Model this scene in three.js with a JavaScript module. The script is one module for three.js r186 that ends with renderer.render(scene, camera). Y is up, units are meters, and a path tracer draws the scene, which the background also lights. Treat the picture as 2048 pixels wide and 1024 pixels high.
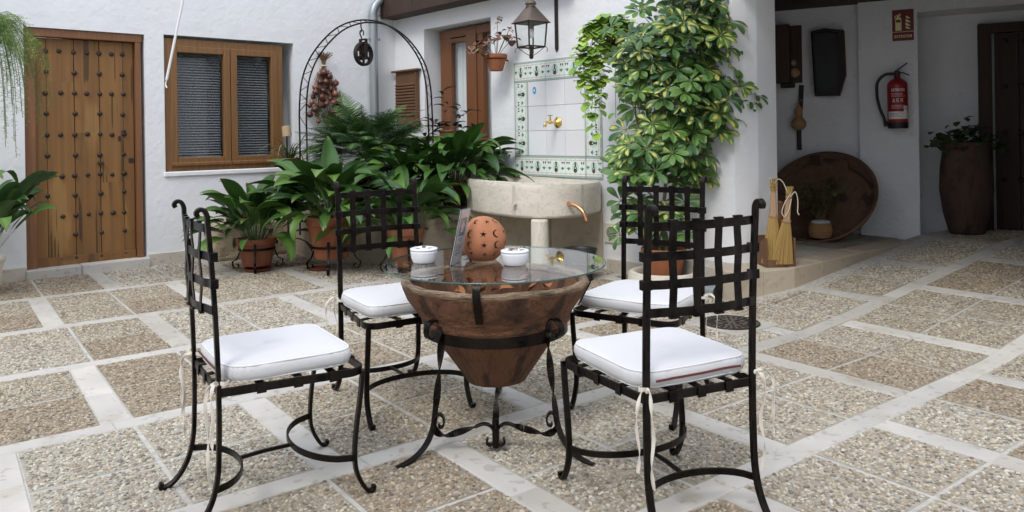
import * as THREE from 'three';
import { mergeGeometries } from 'three/addons/utils/BufferGeometryUtils.js';
import { RoundedBoxGeometry } from 'three/addons/geometries/RoundedBoxGeometry.js';
import { Brush, Evaluator, SUBTRACTION } from 'three-bvh-csg';

// ---------- camera, sky, sun, exposure ----------
const scene = new THREE.Scene();
const EYE = 1.22, FOCAL = 1540, ROLL = 0.015;               // eye height in metres, focal length in photo pixels, slight roll
const camera = new THREE.PerspectiveCamera(2 * Math.atan(756 / FOCAL) * 180 / Math.PI, 2048 / 1512, 0.05, 200);
camera.position.set(0, EYE, 0);
camera.rotation.z = -ROLL;
camera.setViewOffset(2048, 1512, 0, 488, 2048, 1024);       // a shift lens: level camera, horizon in the upper third

const renderer = new THREE.WebGLRenderer({ antialias: true });
renderer.toneMapping = THREE.LinearToneMapping;
renderer.toneMappingExposure = 1.5;
renderer.shadowMap.enabled = true;

function overcastSky() {                                     // even cloud cover, brighter overhead
  const w = 128, h = 64, data = new Float32Array(w * h * 4);
  for (let y = 0; y < h; y++) for (let x = 0; x < w; x++) {
    const el = Math.sin(((y + 0.5) / h - 0.5) * Math.PI), i = (y * w + x) * 4;
    const l = el > 0 ? 1.34 * (0.36 + 0.64 * Math.pow(el, 0.9)) : 0.25;
    data[i] = l * 0.9; data[i + 1] = l * 0.968; data[i + 2] = l * 1.14; data[i + 3] = 1;
  }
  const t = new THREE.DataTexture(data, w, h, THREE.RGBAFormat, THREE.FloatType);
  t.mapping = THREE.EquirectangularReflectionMapping; t.magFilter = THREE.LinearFilter; t.needsUpdate = true;
  return t;
}
scene.background = overcastSky(); scene.environment = scene.background;
const sun = new THREE.DirectionalLight(new THREE.Color(1, 0.965, 0.91), 1.15);
sun.position.set(-3.5, 10, 3.2); sun.target.position.set(0, 0, -5);
sun.castShadow = true; sun.shadow.radius = 36; sun.shadow.mapSize.set(2048, 2048);
Object.assign(sun.shadow.camera, { left: -10, right: 10, top: 10, bottom: -10, near: 0.5, far: 40 });
scene.add(sun, sun.target);

// ---------- small tools ----------
function mulberry(a) { return () => { a |= 0; a = a + 0x6D2B79F5 | 0; let t = Math.imul(a ^ a >>> 15, 1 | a); t = t + Math.imul(t ^ t >>> 7, 61 | t) ^ t; return ((t ^ t >>> 14) >>> 0) / 4294967296; }; }
const V = (x, y, z) => new THREE.Vector3(x, y, z);
const mix = (a, b, t) => a + (b - a) * t, clamp = (x, a, b) => Math.min(b, Math.max(a, x)), sm = (a, b, x) => { const t = clamp((x - a) / (b - a), 0, 1); return t * t * (3 - 2 * t); };
// a place seen at photo pixel (u, v): its direction, and its point at a given distance, height or on a wall
function dirOf(u, v) {
  const x = (u - 1024) / FOCAL, y = -(v - 268) / FOCAL, c = Math.cos(ROLL), s = Math.sin(ROLL);
  return V(x * c + y * s, -x * s + y * c, -1);
}
const at = (u, v, d) => { const q = dirOf(u, v); return V(q.x * d, EYE + q.y * d, -d); };
const onLevel = (u, v, y) => { const q = dirOf(u, v), t = (y - EYE) / q.y; return V(q.x * t, y, -t); };
const M = (n) => n / FOCAL;                                  // metres per pixel at one metre

const used = new Map();
function numbered(name) { const n = used.get(name) ?? 0; used.set(name, n + 1); return n ? name + '_' + String(n).padStart(3, '0') : name; }
const partNames = new Map();
function tag(o, label, category, group) { o.userData = { ...o.userData, label, category }; if (group) o.userData.group = group; return o; }
function thing(name, label, category, p = V(0, 0, 0), turn = 0, group) {
  const o = new THREE.Group(); o.name = numbered(name); o.position.copy(p); o.rotation.y = turn; tag(o, label, category, group); scene.add(o); return o;
}
function struct(name) { const o = new THREE.Group(); o.name = numbered(name); o.userData.kind = 'structure'; scene.add(o); return o; }
function clean(g) {
  let q = g.index ? g.toNonIndexed() : g;
  if (!q.attributes.normal) q.computeVertexNormals();
  if (!q.attributes.uv) q.setAttribute('uv', new THREE.BufferAttribute(new Float32Array(q.attributes.position.count * 2), 2));
  for (const k of Object.keys(q.attributes)) if (!['position', 'normal', 'uv', 'color'].includes(k)) q.deleteAttribute(k);
  q.morphAttributes = {}; q.clearGroups?.();
  return q;
}
const join = (gs) => Array.isArray(gs) ? (gs.length === 1 ? clean(gs[0]) : mergeGeometries(gs.map(clean))) : clean(gs);
function obj(name, gs, m, parent) {
  const g = (Array.isArray(gs)) ? join(gs) : gs;
  const o = new THREE.Mesh(g, m); o.castShadow = o.receiveShadow = true;
  o.name = numbered(name); parent.add(o); return o;
}
function boxUV(g, k = 1) {                                   // texture coordinates in metres from the position
  const p = g.attributes.position, n = g.attributes.normal, uv = new Float32Array(p.count * 2);
  for (let i = 0; i < p.count; i++) {
    const ax = Math.abs(n.getX(i)), ay = Math.abs(n.getY(i)), az = Math.abs(n.getZ(i));
    let a, b; if (ay >= ax && ay >= az) { a = p.getX(i); b = p.getZ(i); } else if (ax >= az) { a = p.getZ(i); b = p.getY(i); } else { a = p.getX(i); b = p.getY(i); }
    uv[2 * i] = a * k; uv[2 * i + 1] = b * k;
  }
  g.setAttribute('uv', new THREE.BufferAttribute(uv, 2)); return g;
}
const box = (w, h, d, x = 0, y = 0, z = 0, r = 0) => { const g = clean(r ? new RoundedBoxGeometry(w, h, d, 2, r) : new THREE.BoxGeometry(w, h, d)); g.translate(x, y, z); return boxUV(g); };
const tube = (pts, r, seg = 24, rad = 7, closed = false) => clean(new THREE.TubeGeometry(new THREE.CatmullRomCurve3(pts, closed, 'centripetal'), seg, r, rad, closed));
function lathe(pts, seg = 40) { return clean(new THREE.LatheGeometry(pts.map(([r, y]) => new THREE.Vector2(Math.max(r, 1e-4), y)), seg)); }
const cyl = (r1, r2, h, x = 0, y = 0, z = 0, seg = 20) => { const g = clean(new THREE.CylinderGeometry(r1, r2, h, seg)); g.translate(x, y, z); return g; };
const ball = (r, x = 0, y = 0, z = 0, w = 16, h = 12) => { const g = clean(new THREE.SphereGeometry(r, w, h)); g.translate(x, y, z); return g; };
function spline(pts, n) { return new THREE.CatmullRomCurve3(pts, false, 'centripetal').getPoints(n); }
// a flat bar of section w x t swept along points; "side" is the direction its width w lies in; twist in turns as a function of 0..1
function bar(pts, w, t, side, o = {}) {
  const n = pts.length, pos = [], rings = [], ch = Math.min(w, t) * 0.2;
  for (let i = 0; i < n; i++) {
    const a = pts[o.closed ? (i + n - 1) % n : Math.max(0, i - 1)], b = pts[o.closed ? (i + 1) % n : Math.min(n - 1, i + 1)];
    const T = b.clone().sub(a).normalize();
    let S = (typeof side === 'function' ? side(i / (n - 1), pts[i]) : side).clone(); S.sub(T.clone().multiplyScalar(S.dot(T))).normalize();
    let N = T.clone().cross(S).normalize();
    if (o.twist) { const q = o.twist(i / (n - 1)) * Math.PI * 2, c = Math.cos(q), s = Math.sin(q); const S2 = S.clone().multiplyScalar(c).addScaledVector(N, s); N = N.clone().multiplyScalar(c).addScaledVector(S, -s); S = S2; }
    const k = o.taper ? o.taper(i / (n - 1)) : 1, W = w / 2 * k, H = t / 2 * k;
    rings.push([[W - ch, H], [W, H - ch], [W, -H + ch], [W - ch, -H], [-W + ch, -H], [-W, -H + ch], [-W, H - ch], [-W + ch, H]].map(([x, y]) => pts[i].clone().addScaledVector(S, x).addScaledVector(N, y)));
  }
  const tri = (a, b, c) => pos.push(a.x, a.y, a.z, b.x, b.y, b.z, c.x, c.y, c.z), m = o.closed ? n : n - 1;
  for (let i = 0; i < m; i++) { const A = rings[i], B = rings[(i + 1) % n]; for (let j = 0; j < 8; j++) { const k = (j + 1) % 8; tri(A[j], A[k], B[j]); tri(A[k], B[k], B[j]); } }
  if (!o.closed) for (const [R, f] of [[rings[0], 0], [rings[n - 1], 1]]) for (let j = 1; j < 7; j++) f ? tri(R[0], R[j], R[j + 1]) : tri(R[0], R[j + 1], R[j]);
  const g = new THREE.BufferGeometry(); g.setAttribute('position', new THREE.Float32BufferAttribute(pos, 3)); g.computeVertexNormals();
  return boxUV(clean(g));
}
function prism(poly, y0, y1, bev = 0) {                      // plan polygon [[x, depth], ...] raised from y0 to y1
  const s = new THREE.Shape(poly.map(([x, d]) => new THREE.Vector2(x, d)));
  const g = clean(new THREE.ExtrudeGeometry(s, { depth: y1 - y0 - 2 * bev, bevelEnabled: bev > 0, bevelThickness: bev, bevelSize: bev, bevelOffset: -bev, bevelSegments: 3 }));
  g.rotateX(-Math.PI / 2); g.translate(0, y0 + bev, 0); return boxUV(g);
}
function panel(poly, depth, bev = 0) {                       // outline in the xy plane, thickness along +z from 0
  const s = new THREE.Shape(poly.map(([x, y]) => new THREE.Vector2(x, y)));
  const g = clean(new THREE.ExtrudeGeometry(s, { depth: depth - 2 * bev, bevelEnabled: bev > 0, bevelThickness: bev, bevelSize: bev, bevelOffset: -bev, bevelSegments: 2 }));
  g.translate(0, 0, bev); return boxUV(g);
}
// ---------- noise and textures ----------
function latticeNoise(seed) {
  const r = mulberry(seed), N = 64, a = new Float32Array(N * N).map(() => r());
  return (x, y, p) => {
    const x0 = Math.floor(x), y0 = Math.floor(y), fx = x - x0, fy = y - y0, u = fx * fx * (3 - 2 * fx), v = fy * fy * (3 - 2 * fy);
    const g = (i, j) => a[(((j % p) + p) % p % N) * N + (((i % p) + p) % p % N)];
    return mix(mix(g(x0, y0), g(x0 + 1, y0), u), mix(g(x0, y0 + 1), g(x0 + 1, y0 + 1), u), v);
  };
}
const NZ = [11, 23, 37, 51, 67].map(latticeNoise);
function fbm(x, y, p, oct, k = 0) { let s = 0, a = 0.5, t = 0; for (let i = 0; i < oct; i++) { s += a * NZ[(i + k) % 5](x * p, y * p, p); t += a; a *= 0.5; p *= 2; if (p > 64) break; } return s / t; }
const toS = (c) => 255 * (c <= 0.0031308 ? 12.92 * c : 1.055 * Math.pow(c, 1 / 2.4) - 0.055);
function tex(size, fn, srgb = true, rep = [1, 1]) {
  const [w, h] = Array.isArray(size) ? size : [size, size], d = new Uint8Array(w * h * 4);
  for (let y = 0; y < h; y++) for (let x = 0; x < w; x++) {
    let c = fn(x / w, y / h); if (typeof c === 'number') c = [c, c, c];
    const i = (y * w + x) * 4; for (let k = 0; k < 3; k++) d[i + k] = clamp(srgb ? toS(clamp(c[k], 0, 1)) : 255 * c[k], 0, 255); d[i + 3] = 255;
  }
  const t = new THREE.DataTexture(d, w, h); t.wrapS = t.wrapT = THREE.RepeatWrapping; t.magFilter = THREE.LinearFilter; t.minFilter = THREE.LinearMipmapLinearFilter;
  if (srgb) t.colorSpace = THREE.SRGBColorSpace; t.repeat.set(...rep); t.needsUpdate = true; return t;
}
const rep = (t, x, y) => { const c = t.clone(); c.repeat.set(x, y); c.needsUpdate = true; return c; };
function canvasTex(w, h, draw) { const c = document.createElement('canvas'); c.width = w; c.height = h; draw(c.getContext('2d'), w, h); const t = new THREE.CanvasTexture(c); t.colorSpace = THREE.SRGBColorSpace; return t; }
const rgb = (r, g, b) => new THREE.Color().setRGB(r, g, b);
const std = (c, rough, o = {}) => new THREE.MeshStandardMaterial({ color: c, roughness: rough, ...o });

const T = {
  plaster: tex(512, (x, y) => { const a = fbm(x, y, 3, 4), b = fbm(x, y, 16, 3, 2), q = sm(0.62, 0.85, fbm(x, y, 5, 4, 1)); const pt = sm(0.5, 0.62, fbm(x, y, 3, 5, 3)), k = 0.91 + 0.09 * a + 0.04 * (b - 0.5) - 0.025 * pt; return [k, k * (0.998 - 0.012 * q), k * (0.99 - 0.04 * q)]; }),
  plasterBump: tex(512, (x, y) => 0.75 * fbm(x, y, 4, 5, 1) + 0.25 * fbm(x, y, 32, 2, 3), false),
  wood: tex([256, 512], (x, y) => { const w = fbm(x, y * 0.5, 6, 3), g = fbm((x + 0.06 * w) * 1, y * 0.08, 32, 2, 1), f = fbm(x, y * 0.02, 64, 1, 2); const k = 0.55 + 0.3 * g + 0.2 * f + 0.2 * (w - 0.5); return [k, k * (0.9 + 0.1 * g), k * (0.8 + 0.2 * g)]; }),
  oldWood: tex([512, 1024], (x, y) => {
    const w = fbm(x, y, 4, 4), g = fbm(x + 0.03 * w, y * 0.06, 32, 2, 1), st = sm(0.6, 0.8, fbm(x, y * 0.12, 16, 3, 3)), pale = sm(0.58, 0.75, fbm(x, y, 3, 4, 2)), cr = sm(0.71, 0.76, fbm(x, y * 0.1, 32, 2, 4));
    const k = (0.55 + 0.35 * g + 0.3 * (w - 0.5)) * (1 - 0.55 * st) * (1 - 0.6 * cr) * (1 + 0.42 * pale); return [k, k * (0.88 + 0.12 * pale), k * (0.8 + 0.2 * pale)];
  }),
  stone: tex(512, (x, y) => { const a = fbm(x, y, 4, 5), p = sm(0.62, 0.72, fbm(x, y, 24, 2, 2)), s = sm(0.55, 0.8, fbm(x, y, 3, 4, 3)); const k = (0.86 + 0.3 * (a - 0.5)) * (1 - 0.1 * p); return [k, k * (0.97 - 0.03 * s), k * (0.92 - 0.1 * s)]; }),
  stoneBump: tex(512, (x, y) => 0.6 * fbm(x, y, 6, 5, 1) + 0.4 * (1 - sm(0.6, 0.75, fbm(x, y, 30, 2, 2))), false),
  lime: tex(512, (x, y) => { const a = fbm(x, y, 5, 4), s = sm(0.6, 0.8, fbm(x, y, 8, 4, 2)), d = sm(0.7, 0.76, fbm(x, y, 32, 2, 4)); const k = (0.88 + 0.3 * (a - 0.5)) * (1 - 0.2 * d) * (1 - 0.1 * s); return [k, k * (0.985 - 0.03 * s), k * (0.95 - 0.1 * s)]; }),
  clay: tex(512, (x, y) => { const a = fbm(x, y, 5, 5), b = sm(0.6, 0.8, fbm(x, y, 7, 4, 3)), k = 0.78 + 0.4 * (a - 0.5); return [k + 0.1 * b, k * 0.96 + 0.12 * b, k * 0.92 + 0.16 * b]; }),
  oldClay: tex(512, (x, y) => { const a = fbm(x, y, 4, 5), d = sm(0.48, 0.7, fbm(x, y, 6, 5, 2)), p = sm(0.58, 0.7, fbm(x, y, 9, 4, 3)), h = sm(0.6, 0.75, fbm(x, y, 32, 2, 4)); const k = (0.8 + 1.0 * (a - 0.5)) * (1 - 0.6 * d) * (1 - 0.3 * h); return [k + 0.13 * p, k * 0.95 + 0.13 * p, k * 0.9 + 0.13 * p]; }),
  fine: tex(256, (x, y) => fbm(x, y, 16, 3, 1), false),
  cloth: tex(256, (x, y) => 0.5 + 0.25 * Math.sin(x * Math.PI * 128) * Math.sin(y * Math.PI * 128) + 0.3 * (fbm(x, y, 6, 4) - 0.5), false),
  mortar: tex(512, (x, y) => { const a = fbm(x, y, 32, 2, 1), b = fbm(x, y, 4, 4), k = 0.72 + 0.3 * (a - 0.5) + 0.25 * (b - 0.5); return [k, k * 0.97, k * 0.9]; }),
};
const MAT = {
  wall: std(rgb(0.83, 0.835, 0.84), 0.92, { map: rep(T.plaster, 0.7, 0.7), bumpMap: rep(T.plasterBump, 0.9, 0.9), bumpScale: 0.009 }),
  roughWall: std(rgb(0.83, 0.835, 0.84), 0.95, { map: rep(T.plaster, 0.9, 0.9), bumpMap: rep(T.plasterBump, 1.6, 1.6), bumpScale: 0.02 }),
  skirt: std(rgb(0.62, 0.57, 0.49), 0.85, { map: T.lime, bumpMap: T.fine, bumpScale: 0.001 }),
  lime: [[0.58, 0.555, 0.51], [0.55, 0.53, 0.49], [0.62, 0.59, 0.535], [0.51, 0.48, 0.43]].map((c) => std(rgb(...c), 0.7, { map: T.lime, bumpMap: rep(T.fine, 2, 2), bumpScale: 0.0008 })),
  slab: [[0.43, 0.39, 0.32], [0.46, 0.43, 0.37], [0.37, 0.32, 0.25], [0.49, 0.47, 0.415]].map((c) => std(rgb(...c), 0.95, { map: rep(T.mortar, 2, 2), bumpMap: rep(T.fine, 6, 6), bumpScale: 0.004 })),
  grout: std(rgb(0.62, 0.605, 0.575), 0.95, { map: rep(T.mortar, 1.5, 1.5) }),
  dado: [[0.5, 0.43, 0.33], [0.45, 0.39, 0.3], [0.54, 0.47, 0.37]].map((c) => std(rgb(...c), 0.85, { map: rep(T.stone, 0.9, 0.9), bumpMap: T.stoneBump, bumpScale: 0.003 })),
  sink: std(rgb(0.79, 0.75, 0.655), 0.85, { map: rep(T.stone, 1.4, 1.4), bumpMap: rep(T.stoneBump, 2.4, 2.4), bumpScale: 0.0035 }),
  rock: std(rgb(0.5, 0.42, 0.3), 0.95, { map: rep(T.stone, 1.6, 1.6), bumpMap: rep(T.stoneBump, 2, 2), bumpScale: 0.02 }),
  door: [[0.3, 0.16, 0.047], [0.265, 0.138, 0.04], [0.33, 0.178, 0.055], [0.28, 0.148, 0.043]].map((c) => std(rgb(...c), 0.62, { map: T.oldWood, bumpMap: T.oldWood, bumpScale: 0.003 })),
  doorFrame: std(rgb(0.25, 0.112, 0.045), 0.55, { map: rep(T.wood, 3, 0.8), bumpMap: rep(T.wood, 3, 0.8), bumpScale: 0.001 }),
  frameWood: std(rgb(0.25, 0.125, 0.042), 0.48, { map: rep(T.wood, 4, 0.9), bumpMap: rep(T.wood, 4, 0.9), bumpScale: 0.0008 }),
  redWood: std(rgb(0.22, 0.085, 0.03), 0.45, { map: rep(T.wood, 4, 0.9), bumpMap: rep(T.wood, 4, 0.9), bumpScale: 0.0008 }),
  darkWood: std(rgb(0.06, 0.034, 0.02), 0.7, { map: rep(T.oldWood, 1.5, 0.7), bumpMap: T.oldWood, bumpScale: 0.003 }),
  brownWood: std(rgb(0.17, 0.085, 0.04), 0.7, { map: rep(T.wood, 4, 1.2), bumpMap: rep(T.wood, 4, 1.2), bumpScale: 0.001 }),
  stud: std(rgb(0.05, 0.036, 0.028), 0.5, { metalness: 0.55 }),
  iron: std(rgb(0.024, 0.02, 0.0175), 0.42, { metalness: 0.85, map: rep(T.oldClay, 3, 3), roughnessMap: rep(T.stone, 4, 4), bumpMap: rep(T.fine, 8, 8), bumpScale: 0.0006 }),
  rust: std(rgb(0.028, 0.017, 0.013), 0.6, { metalness: 0.3, bumpMap: rep(T.fine, 8, 8), bumpScale: 0.0008 }),
  lampMetal: std(rgb(0.16, 0.125, 0.1), 0.6, { metalness: 0.35, map: rep(T.clay, 5, 5) }),
  brass: std(rgb(0.75, 0.5, 0.16), 0.25, { metalness: 1 }),
  copper: std(rgb(0.72, 0.36, 0.18), 0.28, { metalness: 1 }),
  zinc: std(rgb(0.36, 0.39, 0.4), 0.45, { metalness: 0.6, map: rep(T.plaster, 3, 3) }),
  bucket: std(rgb(0.07, 0.075, 0.075), 0.5, { metalness: 0.5, map: rep(T.clay, 4, 4) }),
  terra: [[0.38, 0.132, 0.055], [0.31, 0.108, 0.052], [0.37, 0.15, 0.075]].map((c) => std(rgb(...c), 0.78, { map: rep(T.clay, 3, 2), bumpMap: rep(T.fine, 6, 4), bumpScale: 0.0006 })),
  terraSphere: std(rgb(0.5, 0.205, 0.1), 0.85, { map: rep(T.clay, 2, 1) }),
  bowl: std(rgb(0.175, 0.08, 0.04), 0.92, { map: rep(T.oldClay, 4, 1.5), bumpMap: rep(T.oldClay, 6, 2.4), bumpScale: 0.012 }),
  bowlRim: std(rgb(0.36, 0.25, 0.165), 0.95, { map: rep(T.oldClay, 4, 1), bumpMap: rep(T.oldClay, 6, 2), bumpScale: 0.012 }),
  soil: std(rgb(0.035, 0.024, 0.016), 1, { bumpMap: rep(T.fine, 8, 8), bumpScale: 0.01 }),
  glass: new THREE.MeshPhysicalMaterial({ color: rgb(0.94, 0.985, 0.965), roughness: 0.005, transmission: 1, thickness: 0, ior: 1.52 }),
  glassEdge: new THREE.MeshPhysicalMaterial({ color: rgb(0.14, 0.3, 0.24), roughness: 0.08, transmission: 0.75, thickness: 0, ior: 1.52 }),
  pane: new THREE.MeshPhysicalMaterial({ color: rgb(0.97, 0.985, 0.98), roughness: 0.02, transmission: 1, thickness: 0, ior: 1.5 }),
  lampGlass: new THREE.MeshPhysicalMaterial({ color: rgb(0.95, 0.97, 0.96), roughness: 0.08, transmission: 1, thickness: 0, ior: 1.5 }),
  acrylic: new THREE.MeshPhysicalMaterial({ color: rgb(0.97, 0.98, 0.98), roughness: 0.03, transmission: 1, thickness: 0.003, ior: 1.49 }),
  ceramic: std(rgb(0.8, 0.81, 0.82), 0.22),
  cushion: std(rgb(0.605, 0.597, 0.59), 0.95, { bumpMap: rep(T.cloth, 3, 3), bumpScale: 0.0025 }),
  piping: std(rgb(0.68, 0.675, 0.665), 0.9), tie: std(rgb(0.68, 0.62, 0.53), 0.95, { side: THREE.DoubleSide }), zip: std(rgb(0.13, 0.03, 0.025), 0.8),
  leaf: new THREE.MeshPhysicalMaterial({ vertexColors: true, roughness: 0.42, side: THREE.DoubleSide, specularIntensity: 0.75 }),
  softLeaf: new THREE.MeshPhysicalMaterial({ vertexColors: true, roughness: 0.6, side: THREE.DoubleSide }),
  stem: std(rgb(0.2, 0.14, 0.085), 0.9, { bumpMap: T.fine, bumpScale: 0.002 }),
  stalk: std(rgb(0.1, 0.13, 0.045), 0.7),
  onion: [[0.15, 0.052, 0.032], [0.11, 0.038, 0.026], [0.19, 0.075, 0.042], [0.085, 0.032, 0.024]].map((c) => std(rgb(...c), 0.35)),
  straw: std(rgb(0.52, 0.34, 0.11), 0.8, { bumpMap: rep(T.fine, 10, 10), bumpScale: 0.002 }),
  straw2: std(rgb(0.4, 0.25, 0.075), 0.8), cord: std(rgb(0.7, 0.62, 0.46), 0.95), husk: std(rgb(0.42, 0.27, 0.15), 0.75),
  dryStalk: std(rgb(0.2, 0.12, 0.06), 0.9),
  white: std(rgb(0.8, 0.8, 0.78), 0.5), cream: std(rgb(0.7, 0.68, 0.55), 0.5), black: std(rgb(0.012, 0.012, 0.012), 0.5), hose: std(rgb(0.01, 0.01, 0.01), 0.45), darkVoid: std(rgb(0.02, 0.018, 0.016), 0.9),
  curtain: std(rgb(0.72, 0.74, 0.74), 0.95, { side: THREE.DoubleSide }), blind: std(rgb(0.25, 0.27, 0.285), 0.5, { metalness: 0.2, side: THREE.DoubleSide }),
};

// ---------- the setting: walls ----------
// a wall plane: corner point, turn; local x along the wall, y up, z out into the courtyard
class Wall {
  constructor(x, d, turn) { this.o = V(x, 0, -d); this.turn = turn; this.x = V(Math.cos(turn), 0, -Math.sin(turn)); this.n = V(Math.sin(turn), 0, Math.cos(turn)); }
  see(u, v, off = 0) { const q = dirOf(u, v), o = this.o.clone().addScaledVector(this.n, off).sub(camera.position), t = o.dot(this.n) / q.dot(this.n); const p = q.multiplyScalar(t).sub(o); return V(p.dot(this.x), p.y, off); }
  s(u, v, off = 0) { return this.see(u, v, off).x; }
  y(u, v, off = 0) { return this.see(u, v, off).y; }
  pos(s, y, off = 0) { return this.o.clone().addScaledVector(this.x, s).addScaledVector(this.n, off).setY(y); }
  thing(name, label, cat, s, y, off = 0, group) { return thing(name, label, cat, this.pos(s, y, off), this.turn, group); }
}
const WA = new Wall(-1.398, 9.28, Math.atan2(0.6562, 0.7546));   // the wall with the studded door
const WB = new Wall(-1.398, 9.28, Math.atan2(-0.741, 0.6716));   // the wall with the tiled fountain
const WE = new Wall(3.753, 7.1, Math.atan2(-1, 1.85));           // the wall with the fire extinguisher, deep in the passage
const WD = new Wall(3.40, 7.40, Math.atan2(-1, 1.85));           // the wall behind the leaning dish

function wallMesh(parent, name, W, s0, s1, h, thick, holes, mat, y0 = -0.1) {
  const sh = new THREE.Shape([[s0, y0], [s1, y0], [s1, h], [s0, h]].map((p) => new THREE.Vector2(...p)));
  for (const [a, b, c, e] of holes) sh.holes.push(new THREE.Path([[a, c], [a, e], [b, e], [b, c]].map((p) => new THREE.Vector2(...p))));
  const g = clean(new THREE.ExtrudeGeometry(sh, { depth: thick, bevelEnabled: false })); g.translate(0, 0, -thick);
  const o = obj(name, boxUV(g), mat, parent); return o;
}
function wallStruct(name, W) { const o = struct(name); o.position.copy(W.o); o.rotation.y = W.turn; return o; }

// openings, read on the wall planes
const DOOR = { a: WA.s(50, 300), b: WA.s(292, 300), top: 0.5 * (WA.y(52, 54) + WA.y(290, 68)), bottom: 0.06 };
const WIN = { a: WA.s(329, 200), b: WA.s(588, 200), top: 0.5 * (WA.y(330, 71) + WA.y(588, 85)), bottom: WA.y(335, 345) };
const TALL = { a: WB.s(849, 150), b: WB.s(983, 150), top: 0.5 * (WB.y(849, 56) + WB.y(982, 37)), bottom: WB.y(940, 296) };
const endB = WB.see(1468, 300).x;
const doorWall = wallStruct('courtyard_wall', WA);
tag(doorWall, 'whitewashed courtyard wall that holds the studded door and the blinded window', 'wall');
wallMesh(doorWall, 'plaster_face', WA, -8, 0.2, 5.2, 0.3, [[DOOR.a, DOOR.b, 0, DOOR.top], [WIN.a, WIN.b, WIN.bottom, WIN.top]], MAT.wall);
for (const [a, b] of [[-8, DOOR.a - 0.006], [DOOR.b + 0.006, -1.15]]) obj('skirting', box(b - a, 0.12, 0.03, (a + b) / 2, 0.055, 0.015, 0.006), MAT.skirt, doorWall);
const fountainWall = wallStruct('courtyard_wall', WB);
tag(fountainWall, 'whitewashed courtyard wall that holds the tiled fountain and the tall window', 'wall');
wallMesh(fountainWall, 'plaster_face', WB, 0.0, endB, 5.2, 0.35, [[TALL.a, TALL.b, TALL.bottom, TALL.top]], MAT.wall);
obj('skirting', box(endB - 3.33, 0.115, 0.03, (endB + 3.33) / 2, 0.05, 0.015, 0.006), MAT.skirt, fountainWall);

// the pillar at the passage mouth, with softened edges
const PD = [0.7927, 0.6097];                                  // the way the passage runs, in plan
const pillarPoly = [[1.692, 5.87], [1.9, 5.95], [2.096, 6.1], [1.93, 6.6], [1.5, 6.75], [1.42, 6.16]];
const pillar = struct('passage_pillar'); tag(pillar, 'whitewashed pillar between the fountain wall and the dark passage', 'pillar');
obj('plaster_face', prism(pillarPoly, -0.1, 5.0, 0.018), MAT.wall, pillar);

// passage: extinguisher wall, recess with the dark door, dish wall, ceiling, far side
const inner = wallStruct('passage_wall', WE); tag(inner, 'shadowed white passage wall with fire sign and extinguisher', 'wall');
const recA = 0, recW = 2.2, recTop = 2.29, FL = 0.25;
wallMesh(inner, 'plaster_face', WE, -0.50, 0.0, 3.1, 0.45, [], MAT.roughWall);
obj('lintel_face', box(2.4, 3.1 - recTop, 0.45, 1.2, (3.1 + recTop) / 2, -0.225), MAT.roughWall, inner);
wallMesh(inner, 'recess_face', WE, -0.3, 3.2, 3.1, 0.2, [], MAT.roughWall).position.z = -0.45;
const dishWall = wallStruct('passage_wall', WD); tag(dishWall, 'shadowed white passage wall behind the leaning dish', 'wall');
wallMesh(dishWall, 'plaster_face', WD, -3.2, 0.06, 3.1, 0.3, [], MAT.roughWall);
const shell = struct('passage_ceiling'); tag(shell, 'dark timber ceiling of the covered passage', 'ceiling');
obj('ceiling_slab', prism([[1.5, 6.0], [3.1, 4.4], [5.5, 7.2], [5.6, 8.6], [3.5, 9.4], [1.1, 8.9], [1.3, 6.6]], 2.42, 2.62), MAT.darkWood, shell);
obj('mouth_beam', [prism([[1.7, 5.885], [3.1, 4.33], [3.3, 4.62], [2.0, 6.2]], 2.32, 5.0), prism([[2.5, 4.998], [3.1, 4.332], [3.29, 4.618], [2.75, 5.21]], 2.16, 2.319)], MAT.wall, shell);
const eave = struct('porch_eave'); tag(eave, 'timber eave jutting out above the passage mouth', 'eave');
obj('eave_boards', prism([[2.02, 5.8], [3.1, 4.34], [2.0, 3.25], [1.0, 4.6]], 2.72, 2.8), MAT.darkWood, eave);
const farSide = struct('passage_wall'); tag(farSide, 'plastered far side wall of the covered passage', 'wall');
obj('plaster_face', [prism([[3.08, 4.36], [3.35, 4.36], [5.6, 7.15], [5.35, 7.35]], -0.1, 2.51), prism([[5.35, 7.3], [5.65, 7.3], [5.6, 8.6], [5.3, 8.6]], -0.1, 2.51)], MAT.roughWall, farSide);
obj('closing_wall', prism([[1.32, 8.55], [0.75, 7.3], [0.55, 7.4], [1.1, 8.75]], -0.1, 2.8), MAT.roughWall, farSide);

// the other sides of the enclosed courtyard, behind and beside the camera: they keep the low sky out of the passage
const closing = struct('courtyard_wall'); tag(closing, 'whitewashed walls closing the courtyard behind and beside the viewer', 'wall');
obj('plaster_face', [prism([[-7.6, -3.6], [7.6, -3.6], [7.6, -3.9], [-7.6, -3.9]], -0.1, 6.2), prism([[-7.6, -3.6], [-7.3, -3.6], [-7.3, 4.0], [-7.6, 4.0]], -0.1, 6.2), prism([[3.09, 4.345], [7.6, -0.6], [7.6, -0.2], [3.36, 4.345]], -0.1, 6.2), prism([[7.3, -3.6], [7.6, -3.6], [7.6, -0.6], [7.3, -0.6]], -0.1, 5.0)], MAT.wall, closing);

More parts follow.
